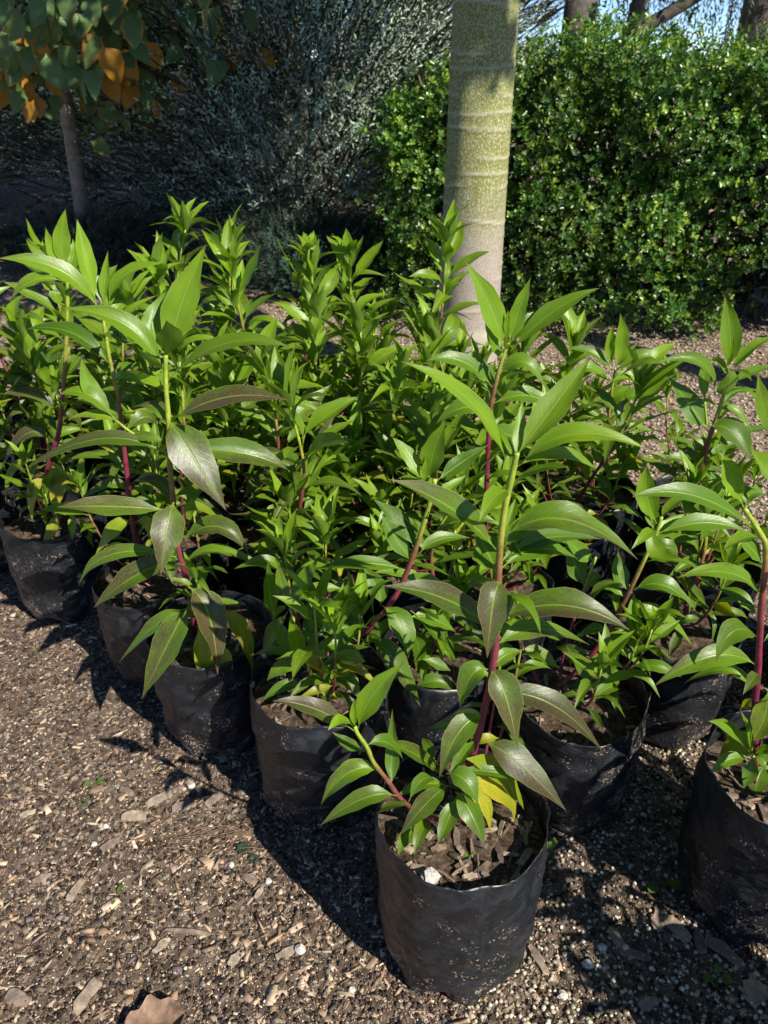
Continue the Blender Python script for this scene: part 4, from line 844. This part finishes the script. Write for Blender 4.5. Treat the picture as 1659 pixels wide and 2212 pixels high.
# --- right: tall sapling against the gravel
Cc = sapling('tall sapling against the bare gravel at the right, one leaf upright like a spear', .70, 1.38, .114, .25, 33, .21, 10)
Y = 1.38
st, _ = hand_stem(Cc, [('D', 1512, 1250, 1.38), ('D', 1500, 1190, 1.38), ('Z3', 865, 1980, 1.38), ('Z3', 900, 1800, 1.38), ('Z3', 960, 1550, 1.38), ('Z3', 1040, 1330, 1.38), ('Z3', 1100, 1130, 1.38), ('Z3', 1150, 950, 1.38), ('Z3', 1160, 890, 1.38)], .0066, .0032, c0=.25)
for a in [('Z3', (1150, 890), (1170, 520), (1113, 150), 205, .02, 0, 0, .7), ('Z3', (1125, 870), (1175, 720), (1200, 508), 48, -.02, 0, 0, 1.), ('Z3', (1020, 1150), (880, 800), (430, 812), 150, -.02, .1, 0, .6), ('Z3', (500, 830), (330, 800), (95, 945), 95, .03, 0, 0, .5), ('Z3', (1200, 890), (1350, 690), (1640, 530), 120, .0, 0, 0, .7), ('Z3', (1190, 1010), (1400, 880), (1660, 850), 120, .04, 0, 0, .4),
          ('Z3', (1105, 1145), (1150, 1020), (1160, 868), 225, -.07, 0, 0, .8), ('Z3', (945, 1440), (790, 1230), (572, 940), 250, .02, .05, 0, .1), ('Z3', (950, 1420), (1200, 1480), (1370, 1765), 250, -.05, .3, 0, .2), ('Z3', (1050, 1265), (1220, 1270), (1378, 1475), 95, -.02, 0, 0, .8), ('Z3', (905, 1778), (720, 1560), (440, 1600), 75, .0, .2, 0, .3), ('Z3', (860, 1965), (690, 1740), (495, 1790), 110, .0, .1, 0, .3),
          ('Z3', (1100, 1240), (1240, 1080), (1530, 1110), 85, .04, 0, 0, .1), ('Z3', (925, 1190), (915, 950), (945, 740), 105, .03, 0, 0, .6), ('Z3', (960, 1740), (1080, 1640), (1300, 1560), 100, .04, .1, 0, .2), ('Z3', (1250, 1500), (1400, 1450), (1600, 1440), 100, .05, .2, 0, .2), ('Z3', (900, 1850), (1000, 1900), (1200, 2050), 110, .0, 0, 0, .3)]:
    hand_leaf(st, Cc, a[0], a[1], a[2], a[3], a[4], Y, a[5], a[6], a[7], a[8])
sh, _ = hand_stem(Cc, [('Z3', 940, 1400, 1.37), ('Z3', 920, 1190, 1.37)], .003, .002, 'side_shoot', .85, 1.)
random_sapling(Cc, .21, random.Random(90), .3, .2, .2, 4, main=False)

# --- tall one in front of the smooth trunk
Ee = sapling('tall sapling overlapping the smooth trunk, one long leaf pointing up right', .24, 1.30, .114, .25, 37, .21, 0)
Y = 1.28
st, _ = hand_stem(Ee, [('D', 1062, 1320, 1.3), ('D', 1050, 1150, 1.29), ('D', 1055, 950, 1.28), ('R', 292, 750, 1.28), ('R', 330, 580, 1.28), ('R', 358, 490, 1.28), ('R', 378, 440, 1.28)], .0056, .003, c0=.2)
for a in [('R', (390, 480), (600, 285), (832, 168), 108, .02, 0, 0, .6), ('R', (350, 470), (290, 260), (165, 35), 125, .0, 0, 0, .85), ('R', (380, 440), (430, 280), (490, 112), 80, .02, 0, 0, .8), ('R', (385, 445), (470, 340), (585, 282), 75, .04, 0, 0, .4), ('R', (345, 480), (300, 380), (255, 240), 70, .03, 0, 0, .6), ('R', (372, 430), (372, 350), (378, 275), 34, 0, 0, 0, 1.),
          ('R', (375, 500), (310, 470), (280, 395), 60, -.02, 0, 0, .7), ('R', (325, 650), (440, 530), (560, 660), 95, -.02, 0, 0, .5), ('R', (300, 660), (150, 530), (-30, 528), 90, -.02, .1, 0, .3), ('R', (310, 700), (250, 600), (220, 480), 90, .04, 0, 0, .3), ('R', (300, 740), (480, 700), (620, 790), 100, .0, .05, 0, .4), ('R', (290, 780), (150, 760), (20, 840), 100, .0, .1, 0, .2), ('R', (285, 830), (400, 900), (560, 900), 110, .04, .1, 0, .3)]:
    hand_leaf(st, Ee, a[0], a[1], a[2], a[3], a[4], Y, a[5], a[6], a[7], a[8])
random_sapling(Ee, .21, random.Random(89), .3, .3, .2, 5, main=False)

# --- the small one standing before the gravel
Hh = sapling('slim sapling standing before the gravel and hedge, right of the smooth trunk', .53, 1.70, .112, .25, 41, .21, 0)
Y = 1.69
st, _ = hand_stem(Hh, [('D', 1312, 1110, 1.7), ('R', 870, 900, 1.69), ('R', 880, 740, 1.69), ('R', 905, 560, 1.69)], .0044, .0024, c0=.3)
for a in [('R', (905, 560), (940, 430), (930, 288), 70, .02, 0, 0, .8), ('R', (893, 555), (880, 450), (897, 345), 48, 0, 0, 0, .9), ('R', (915, 560), (955, 500), (1022, 438), 40, 0, 0, 0, .9), ('R', (890, 590), (800, 490), (655, 468), 62, .02, 0, 0, .4), ('R', (910, 600), (1040, 500), (1175, 572), 66, .0, 0, 0, .5), ('R', (885, 640), (780, 560), (690, 620), 70, -.02, 0, 0, .5), ('R', (900, 670), (960, 600), (1075, 690), 60, .0, 0, 0, .5),
          ('R', (880, 800), (980, 700), (1155, 742), 75, -.02, 0, 0, .5), ('R', (870, 790), (900, 700), (990, 640), 70, .0, 0, 0, .7), ('R', (880, 810), (980, 760), (1080, 805), 60, .02, 0, 0, .4), ('R', (870, 820), (770, 740), (800, 680), 60, .02, 0, 0, .4), ('R', (870, 870), (980, 850), (1100, 885), 60, .02, 0, 0, .5), ('R', (865, 860), (760, 800), (700, 880), 80, .0, .1, 0, .5)]:
    hand_leaf(st, Hh, a[0], a[1], a[2], a[3], a[4], Y, a[5], a[6], a[7], a[8])
random_sapling(Hh, .21, random.Random(88), .3, .1, .1, 5, main=False)

# --- the rest of the bed
fixed = [(.108, .715), (-.335, 1.165), (-.50, 1.345), (-.79, 1.565), (-.112, 1.0), (.335, .99), (.545, .80), (.70, 1.38), (.24, 1.30), (.53, 1.70)]
extra = [(.105, 1.10, .38, 'sapling in the bag squeezed in right behind the nearest one'), (.575, 1.17, .27, 'low sapling in the bag between the torn bag and the right edge bag'), (.68, .40, .50, 'sapling just outside the right edge, nearest to the viewer on that side'), (.83, .66, .50, 'sapling right of the bag cut by the right edge'), (.90, 1.0, .46, 'sapling beyond the right edge in the second line'), (.97, 1.27, .46, 'sapling beyond the right edge in the third line'), (-1.06, 1.76, .48, 'sapling left of the leftmost visible front bag'), (.76, 1.66, .22, 'small sapling in the open-rimmed bag before the gravel at the right')]
ORD = ['first', 'second', 'third', 'fourth', 'fifth', 'sixth', 'seventh', 'eighth', 'ninth', 'tenth', 'eleventh']
rows = {}
placed = list(fixed) + [(e[0], e[1]) for e in extra]
rg = random.Random(77)
for j in range(0, 10):
    for i in range(-9, 8):
        x = -.02 + i * .225 + (j % 2) * .112; y = 1.20 + j * .17
        x += rg.gauss(0, .012); y += rg.gauss(0, .010)
        lo = 1.02 - 0.80 * (x + .11) if x < -.1 else 1.13
        if x < -1.42 or x > .46 or y < lo + (.13 if x < -.1 else 0): continue
        if y > (2.36 if x < -.45 else 2.3 if x < .1 else 2.0): continue
        if any((x - a) ** 2 + (y - b) ** 2 < .165 ** 2 for a, b in placed): continue
        placed.append((x, y)); rows.setdefault(j, []).append((x, y))
for j in rows:
    rows[j].sort()
    for k, (x, y) in enumerate(rows[j]):
        back = y > 1.95
        hh = rg.uniform(.32, .44) + (.10 if back else 0) + (.05 if x < -.6 else 0)
        if .1 < x < .5 and y > 1.5: hh = rg.uniform(.32, .40)
        if x < -.8: hh -= .06
        if -.65 < x < .1 and y > 1.7: hh += .04
        form = rg.choice(['bright green', 'glossy leaved', 'dense leafy', 'light green topped', 'bushy'])
        t = sapling('%s sapling, %s from left in the %s row behind the front bags' % (form, ORD[k], ORD[sorted(rows).index(j)]), x, y, rg.uniform(.108, .118), rg.uniform(.24, .26), 50 + j * 20 + k, .212, 0)
        random_sapling(t, .212, random.Random(j * 50 + k), hh, rg.uniform(.2, .95), rg.uniform(.05, .3), rg.choice([4, 5, 5]), size=1.25)
for n, (x, y, hh, lab) in enumerate(extra):
    t = sapling(lab, x, y, .115, .25, 200 + n, .212, 10 if n else 30)
    random_sapling(t, .212, random.Random(600 + n), hh, .3, .2, 4, size=1.0 if hh < .4 else 1.15)

# ------------------------------------------------------------------ litter on the ground
def in_frame(n, y0, y1, p, rng, xlo=-9, xhi=9):
    y = y0 + (y1 - y0) * rng.random(n) ** p
    half = (y * CP + CAMH * SP) * .5 + .12
    x = rng.uniform(-1, 1, n) * half
    k = (x > xlo) & (x < xhi); return x[k], y[k]
def gzv(x, y): return np.array([gz(a, b) for a, b in zip(x, y)])
def scatter(name, x, y, unitV, unitF, sx, sy, sz, col, rng, tilt=.3, sink=.3):
    n = len(x); V0 = np.array(unitV, dtype=float); F0 = np.array(unitF)
    a = rng.uniform(0, 2 * np.pi, n); tx = rng.normal(size=n) * tilt; k = len(V0)
    V = V0[None] * (1 + .22 * rng.normal(size=(n, k, 3)))
    V = V * np.stack([sx, sy, sz], 1)[:, None, :]
    # tilt about x then spin about z
    c, s = np.cos(tx)[:, None], np.sin(tx)[:, None]; Y_ = V[:, :, 1] * c - V[:, :, 2] * s; Z_ = V[:, :, 1] * s + V[:, :, 2] * c; X_ = V[:, :, 0]
    c, s = np.cos(a)[:, None], np.sin(a)[:, None]
    P = np.stack([X_ * c - Y_ * s, X_ * s + Y_ * c, Z_], 2)
    P += np.stack([x, y, gzv(x, y) + sz * (1 - sink)], 1)[:, None, :]
    F = (F0[None] + (np.arange(n) * k)[:, None, None]).reshape(-1, F0.shape[1])
    C = np.repeat(col, k, axis=0) * rng.uniform(.85, 1.1, (n * k, 1))
    o = link(name, mesh(name, P.reshape(-1, 3), F, M_CHIP, col=C, smooth=False), kind='stuff')
    return o
OCT = ([(1, 0, 0), (0, 1, 0), (-1, 0, 0), (0, -1, 0), (0, 0, 1), (0, 0, -1)], [(0, 1, 4), (1, 2, 4), (2, 3, 4), (3, 0, 4), (1, 0, 5), (2, 1, 5), (3, 2, 5), (0, 3, 5)])
g = (1 + 5 ** .5) / 2; q = 1 / math.sqrt(1 + g * g)
ICO = ([(-q, g * q, 0), (q, g * q, 0), (-q, -g * q, 0), (q, -g * q, 0), (0, -q, g * q), (0, q, g * q), (0, -q, -g * q), (0, q, -g * q), (g * q, 0, -q), (g * q, 0, q), (-g * q, 0, -q), (-g * q, 0, q)],
       [(0, 11, 5), (0, 5, 1), (0, 1, 7), (0, 7, 10), (0, 10, 11), (1, 5, 9), (5, 11, 4), (11, 10, 2), (10, 7, 6), (7, 1, 8), (3, 9, 4), (3, 4, 2), (3, 2, 6), (3, 6, 8), (3, 8, 9), (4, 9, 5), (2, 4, 11), (6, 2, 10), (8, 6, 7), (9, 8, 1)])
BOX = ([(-1, -1, -1), (1, -1, -1), (1, 1, -1), (-1, 1, -1), (-1, -1, 1), (1, -1, 1), (1, 1, 1), (-1, 1, 1)], [(0, 3, 2, 1), (4, 5, 6, 7), (0, 1, 5, 4), (1, 2, 6, 5), (2, 3, 7, 6), (3, 0, 4, 7)])
rng = np.random.default_rng(3)
def pal(n, cols, var=.38):
    c = np.array(cols)[rng.integers(0, len(cols), n)]; return c * (1 + var * rng.normal(size=(n, 1))).clip(.45, 1.6)
CREAM = [(.47, .38, .26), (.40, .31, .20), (.54, .46, .34), (.31, .22, .145)]
BROWN = [(.33, .225, .145), (.39, .28, .19), (.22, .15, .10), (.44, .335, .235), (.34, .23, .16)]
DARK = [(.035, .026, .018), (.055, .04, .03), (.085, .062, .046)]
# dark crumbs of earth
x, y = in_frame(30000, .34, 2.4, 1.7, rng); s = rng.uniform(.0015, .0045, len(x)); scatter('soil_crumbs', x, y, *OCT, s, s, s * .8, pal(len(x), DARK), rng, sink=.4)
# pale sand grains
x, y = in_frame(50000, .34, 2.6, 1.7, rng); s = rng.uniform(.0008, .0020, len(x)); scatter('sand_grains', x, y, *OCT, s * rng.uniform(1, 1.5, len(x)), s, s * .8, pal(len(x), CREAM + BROWN), rng, sink=.2)
# rounded white perlite, mostly to the right and in drifts
x, y = in_frame(20000, .34, 2.2, 1.5, rng)
dr = np.array([noise.noise(Vector((a * 5, b * 5, 9))) for a, b in zip(x, y)])
k = (rng.random(len(x)) < np.where(x > .12, .80, .06) + .3 * dr); x, y = x[k], y[k]
s = rng.uniform(.0014, .0038, len(x)) * np.where(x > .12, 1.2, 1.0); scatter('perlite_grains', x, y, *ICO, s, s * .9, s * .8, pal(len(x), [(.50, .46, .35), (.60, .57, .47), (.45, .40, .26), (.34, .29, .20)], .15), rng, sink=.2)
# slivers and bark flakes, mostly to the left
x, y = in_frame(39000, .34, 2.3, 1.6, rng); dn = np.array([noise.noise(Vector((a * 4, b * 4, 5))) + .5 * noise.noise(Vector((a * 15, b * 15, 5))) for a, b in zip(x, y)]); k = rng.random(len(x)) < np.where(x < .15, .8, .22) + .7 * dn; x, y = x[k], y[k]; n = len(x)
L = rng.gamma(1.8, .0018, n).clip(.0015, .016); scatter('wood_slivers', x, y, *BOX, L, L * rng.uniform(.12, .5, n), L * rng.uniform(.06, .16, n) + .0004, pal(n, BROWN + [(.36, .29, .2)]), rng, tilt=.35, sink=.1)
x, y = in_frame(2600, .34, 2.2, 1.5, rng); k = rng.random(len(x)) < np.where(x < .15, .9, .4); x, y = x[k], y[k]; n = len(x)
L = rng.uniform(.002, .007, n); scatter('bark_flakes', x, y, *BOX, L, L * rng.uniform(.4, .9, n), L * .12 + .0006, pal(n, BROWN + [(.12, .10, .10), (.17, .14, .135)]), rng, tilt=.28, sink=.0)
# gravel on the open ground at the back right
x, y = in_frame(21000, 1.9, 4.2, 1.0, rng, -1.3); s = rng.uniform(.003, .0075, len(x)); scatter('gravel', x, y, *OCT, s * 1.3, s, s * .8, pal(len(x), BROWN + CREAM + [(.36, .29, .22)]), rng, sink=.25)
# fallen leaves under the shrubs
n = 1500; x = rng.uniform(-4, 2.6, n); y = rng.uniform(4.0, 7.6, n); P = np.stack([x, y, np.full(n, .012)], 1); D = rdirs(rng, n); D[:, 2] *= .25
N = rdirs(rng, n); N[:, 2] = np.abs(N[:, 2]) + 1.5; l = rng.uniform(.03, .09, n)
V, F, C = rhombs(P, D, N, l, l * .6, pal(n, [(.22, .10, .04), (.16, .10, .06), (.28, .17, .08)])); link('fallen_leaves', mesh('fallen_leaves', V, F, M_CHIP, col=C, smooth=False), kind='stuff')

# bigger pieces one could pick up
def piece(name, px, py, label, cat, L, W, T, rot, col, group=None, seed=0):
    d = ray(px, py); s = -CAMH / d.z; x, y = d.x * s, d.y * s
    o = link(name, chip_mesh(L, W, T, seed, col, name), None, (x, y, gz(x, y) + T * .6)); o.rotation_euler = (.08, .05, rot); tag(o, label, cat, group); return o
def stone(px, py, r, label, col=(.56, .53, .47), h=0, seed=0, xyz=None, group=None):
    rr = random.Random(seed); V = []; F = []; n, m = 9, 6
    for i in range(m + 1):
        ph = math.pi * i / m
        for k in range(n):
            th = 2 * math.pi * k / n; v = Vector((math.sin(ph) * math.cos(th), math.sin(ph) * math.sin(th), math.cos(ph)))
            q = r * (1 + .35 * noise.noise(v * 1.7 + Vector((seed, 0, 0)))); V.append((v.x * q, v.y * q * .85, v.z * q * .7))
    for i in range(m):
        for k in range(n): F.append((i * n + k, (i + 1) * n + k, (i + 1) * n + (k + 1) % n, i * n + (k + 1) % n))
    if xyz is None: d = ray(px, py); s = -CAMH / d.z; xyz = (d.x * s, d.y * s, gz(d.x * s, d.y * s) + r * .4)
    o = link('stone', mesh('stone', V, F, M_CHIP, col=[col] * len(V), smooth=False), None, xyz); tag(o, label, 'stone', group)
WG = 'larger wood chips on the mulch'
CHIP_LABELS = ['second largest chip of the sunny pile below the fourth bag, pale side up', 'reddish chip on the right of the sunny pile, below the fourth bag', 'rightmost chip of the pile, touching the bag shadow', 'left chip of the sunny pile, flat and broad', 'brown chip lying across the bottom edge, right of the left corner', 'dark chip close to the bottom left corner', 'slanting chip standing out in the left foreground, above the bottom left chips', 'short pale chip above the thin reddish stick', 'long thin reddish stick-like chip above the dry leaf', 'short pale chip right of the dry leaf', 'brown chip further right of the dry leaf, in the sun', 'small dark chip at the left end of the sunny pile', 'tiny dark chip between the pile and the thin stick', 'narrow pale chip beside the shadow edge of the nearest bag', 'large brown chip beside the foot of the right edge bag', 'dark upright chip next to the right edge bag foot, below the large one', 'reddish chip left of the others by the right edge bag', 'biggest dark slab of bark below the right edge bag', 'brown slab in the bottom right corner', 'reddish chip in the dappled shade right of the nearest bag', 'long dark sliver lower in the dappled shade', 'long sliver touching the right foot of the nearest bag', 'reddish chip on the bottom edge, in the shade at right', 'small dark chip below the white stones at right', 'dark chip in the sunny mulch left of the dry seedling patch', 'reddish chip near the left edge, half way down the bare ground', 'pale small chip near the left edge, above the reddish one', 'small dark chip left of the shadow of the nearest bag']
STONE_LABELS = ['white stone at the sunny wood chip pile', 'larger white stone near the bottom edge, left of the nearest bag', 'white stone just left of the nearest bag shadow', 'small white stone on the sunny mulch, above the pair near the shadow', 'white pebble left in the sun, below the seedlings', 'tiny white pebble on the two-leaved weed', 'white stone in a sun fleck right of the nearest bag', 'biggest white stone in the sun flecks, lower right', 'white stone rightmost in the row of sun fleck stones', 'small white stone by the lower left foot of the nearest bag', 'tiny white pebble near the root tangle', 'white stone on the bottom edge right of the nearest bag', 'white pebble left of the thin reddish stick']
for i, (px, py, L, W, rot, c) in enumerate([(345, 1730, .050, .016, .6, 0), (395, 1745, .042, .018, .3, 2), (465, 1730, .038, .016, .9, 2), (290, 1770, .045, .02, .1, 0), (190, 2150, .055, .022, 1.2, 0), (40, 2160, .04, .02, -.3, 1), (165, 1925, .040, .016, 1.3, 0), (350, 2040, .030, .012, .9, 3),
        (410, 2015, .075, .007, -.1, 2), (510, 2070, .03, .014, .9, 3), (620, 2060, .035, .012, .5, 0), (275, 1715, .03, .012, -.4, 1), (435, 1965, .02, .012, .2, 1), (560, 1930, .024, .008, 1.1, 3), (1460, 2010, .045, .022, -.9, 0), (1510, 2035, .04, .018, 1.4, 1),
        (1420, 1990, .04, .02, 1.2, 2), (1560, 2060, .06, .024, -.8, 1), (1630, 2140, .05, .03, .8, 0), (1330, 2030, .034, .02, -1.0, 2), (1370, 2065, .045, .012, -.2, 1), (1160, 2070, .045, .014, -1.1, 1), (1400, 2170, .035, .016, .4, 2), (1265, 2120, .03, .012, 1.9, 1), (240, 1830, .035, .014, .7, 1), (90, 1900, .03, .014, .5, 2), (60, 1760, .026, .012, .5, 3), (540, 1900, .026, .013, -.5, 1)]):
    piece('wood_chip', px, py, CHIP_LABELS[i], 'wood chip', L, W, .004, rot, [(.33, .26, .19), (.22, .165, .125), (.26, .2, .155), (.40, .33, .24)][c], WG, i + 300)
for i, (px, py, r) in enumerate([(415, 1700, .008), (648, 2055, .009), (580, 1905, .006), (500, 1870, .006), (230, 1790, .006), (1485, 1915, .005), (1300, 2050, .008), (1270, 2085, .009), (1350, 2050, .007), (760, 2140, .006), (455, 1785, .005), (1215, 2150, .008), (205, 1828, .006)]):
    stone(px, py, r, STONE_LABELS[i], seed=i, group='small white stones on the mulch')
stone(0, 0, .013, 'white crusted stone inside the nearest bag, against its front rim', (.52, .50, .46), seed=40, xyz=(.060, .618, .272))
# dry curled leaf at the bottom
def dry_leaf(px, py, L, rot, label):
    d = ray(px, py); s = -CAMH / d.z; x0, y0 = d.x * s, d.y * s; V = []; n, m = 14, 8; C = []; rr = random.Random(2)
    for i in range(n + 1):
        t = i / n; hw = .42 * math.sin(math.pi * min(1, t ** .8)) ** .7 * (1 + .18 * math.sin(t * 17)) + .01
        for j in range(m + 1):
            u = -1 + 2 * j / m; V.append(((t - .5) * L, u * hw * L, .008 + .16 * L * abs(u) ** 1.6 + .05 * L * math.sin(t * 7 + u * 3) + .03 * L)); k = (1 - .4 * (abs(u) < .1)) * (1 - .25 * (abs(((t * 8 - abs(u) * 2.5) % 1) - .5) < .12)) * rr.uniform(.8, 1.15); C.append((.30 * k, .19 * k, .125 * k))
    F = [(i * (m + 1) + j, i * (m + 1) + j + 1, (i + 1) * (m + 1) + j + 1, (i + 1) * (m + 1) + j) for i in range(n) for j in range(m)]
    o = link('dry_leaf', mesh('dry_leaf', V, F, vcol_material('dry_leaf', .6, (60, .5, .004), trans=.2, var=40), col=C), None, (x0, y0, gz(x0, y0))); o.rotation_euler = (.0, 0, rot); tag(o, label, 'dead leaf')
dry_leaf(338, 2228, .085, .35, 'curled dry brown leaf lying on the mulch at the bottom edge')
# tiny weeds
M_WEED = vcol_material('weed_leaf', .45, None, trans=.3)
def weed(px, py, leaves, label, xyz=None, col=(.09, .16, .03)):
    if xyz is None: d = ray(px, py); s = -CAMH / d.z; xyz = (d.x * s, d.y * s, gz(d.x * s, d.y * s))
    root = thing('weed_seedling', label, 'weed', xyz, None)
    for az, L, W, h in leaves:
        V = []; n = 6
        for i in range(n + 1):
            t = i / n; hw = W * .5 * (math.sin(math.pi * max(0, (t - .3) / .7) ** .8) ** .7 if .3 < t < 1 else .06)
            for u in (-1, 0, 1): V.append((math.cos(az) * L * t - math.sin(az) * u * hw, math.sin(az) * L * t + math.cos(az) * u * hw, .002 + h * math.sin(t * 2.2) + .15 * hw * abs(u)))
        F = [(i * 3 + j, i * 3 + j + 1, i * 3 + 4 + j, i * 3 + 3 + j) for i in range(n) for j in range(2)]
        link('leaf', mesh('leaf', V, F, M_WEED, col=[col] * len(V)), root)
weed(1422, 1912, [(3.9, .034, .022, .012), (-.45, .046, .022, .014), (1.8, .012, .006, .02)], 'weed seedling with two spoon-shaped leaves in the shade left of the right edge bag')
weed(1545, 2118, [(3.3, .022, .016, .008), (-.3, .022, .02, .008), (1.2, .02, .012, .012)], 'small round-leaved weed seedling at the bottom right corner')
weed(205, 1700, [(3.6, .02, .012, .006), (.4, .02, .008, .008), (.0, .02, .008, .004)], 'tiny green seedling on the sunny mulch below the second bag', col=(.12, .22, .04))
weed(182, 1740, [(3.6, .011, .007, .004), (.6, .011, .007, .005), (4.9, .01, .006, .004)], 'tiny pale seedling just left of the pair on the sunny mulch', col=(.12, .20, .06))
weed(222, 1742, [(3.9, .01, .007, .004), (.7, .01, .007, .005)], 'tiniest two-leaved seedling on the sunny mulch, right of the pale one', col=(.10, .18, .05))
weed(250, 1943, [(1.3, .024, .008, .006), (4.6, .012, .006, .003)], 'single narrow green blade lying on the mulch at the left')
weed(525, 1835, [(k * .9, .013, .008, .003) for k in range(7)], 'flat dark blue green weed hugging the mulch near the bag shadow', col=(.04, .08, .045))
weed(548, 1858, [(k * 1.1, .010, .007, .003) for k in range(6)], 'second flat blue green weed, closer to the bag shadow edge', col=(.045, .085, .05))
weed(0, 0, [(3.4, .009, .008, .003), (.2, .009, .007, .004)], 'tiny two-leaved seedling sprouting from the soil of the nearest bag', (.115, .650, .268), col=(.10, .22, .03))
weed(1183, 1860, [(1.5, .016, .012, .03), (.4, .014, .012, .045), (5.2, .014, .01, .02)], 'small weed peeping out behind the right side of the nearest bag')
weed(290, 1400, [(2.5, .03, .024, .02), (3.6, .024, .02, .035), (.6, .02, .015, .03)], 'round-leaved weed growing at the foot of the second bag', xyz=(-.42, 1.19, .03), col=(.10, .22, .04))
# thin dry roots lying about
def roots(name, paths, label, r=.0009):
    o = 0; parts = []
    for p in paths:
        P = []
        for px, py, h in p:
            d = ray(px, py); s = (h - CAMH) / d.z; P.append(Vector((d.x * s, d.y * s, h + gz(d.x * s, d.y * s) + .002)))
        parts.append(tube(smooth_path(P, 5), r, 5, (.24, .16, .11)))
    V, F, C = join(parts); ob = link(name, mesh(name, V, F, M_CHIP, col=C)); tag(ob, label, 'root')
roots('dry_root', [[(0, 1478, 0), (60, 1455, .003), (110, 1442, .0), (170, 1438, .004), (205, 1432, .003)], [(60, 1455, .0), (90, 1470, .003), (150, 1440, .0)]], 'thin dry root strand lying on the mulch below the leftmost bag')
roots('dry_root', [[(218, 1328, .14), (240, 1350, .12), (268, 1392, .09)], [(216, 1358, .1), (222, 1382, .08), (255, 1392, .07), (290, 1395, .05)]], 'reddish thin root hanging over the side of the second bag')
rr = random.Random(6); tang = []
for k in range(40):
    cx, cy = rr.gauss(460, 55), rr.gauss(1795, 22); a = rr.gauss(-.35, .5); l = rr.uniform(14, 36)
    tang.append([(cx - math.cos(a) * l, cy - math.sin(a) * l * .5, .002), (cx + rr.gauss(0, 5), cy + rr.gauss(0, 4), .006), (cx + math.cos(a) * l, cy + math.sin(a) * l * .5, .002)])
roots('root_tangle', tang, 'tangle of fine tan roots on the mulch left of the fourth bag', .0006)
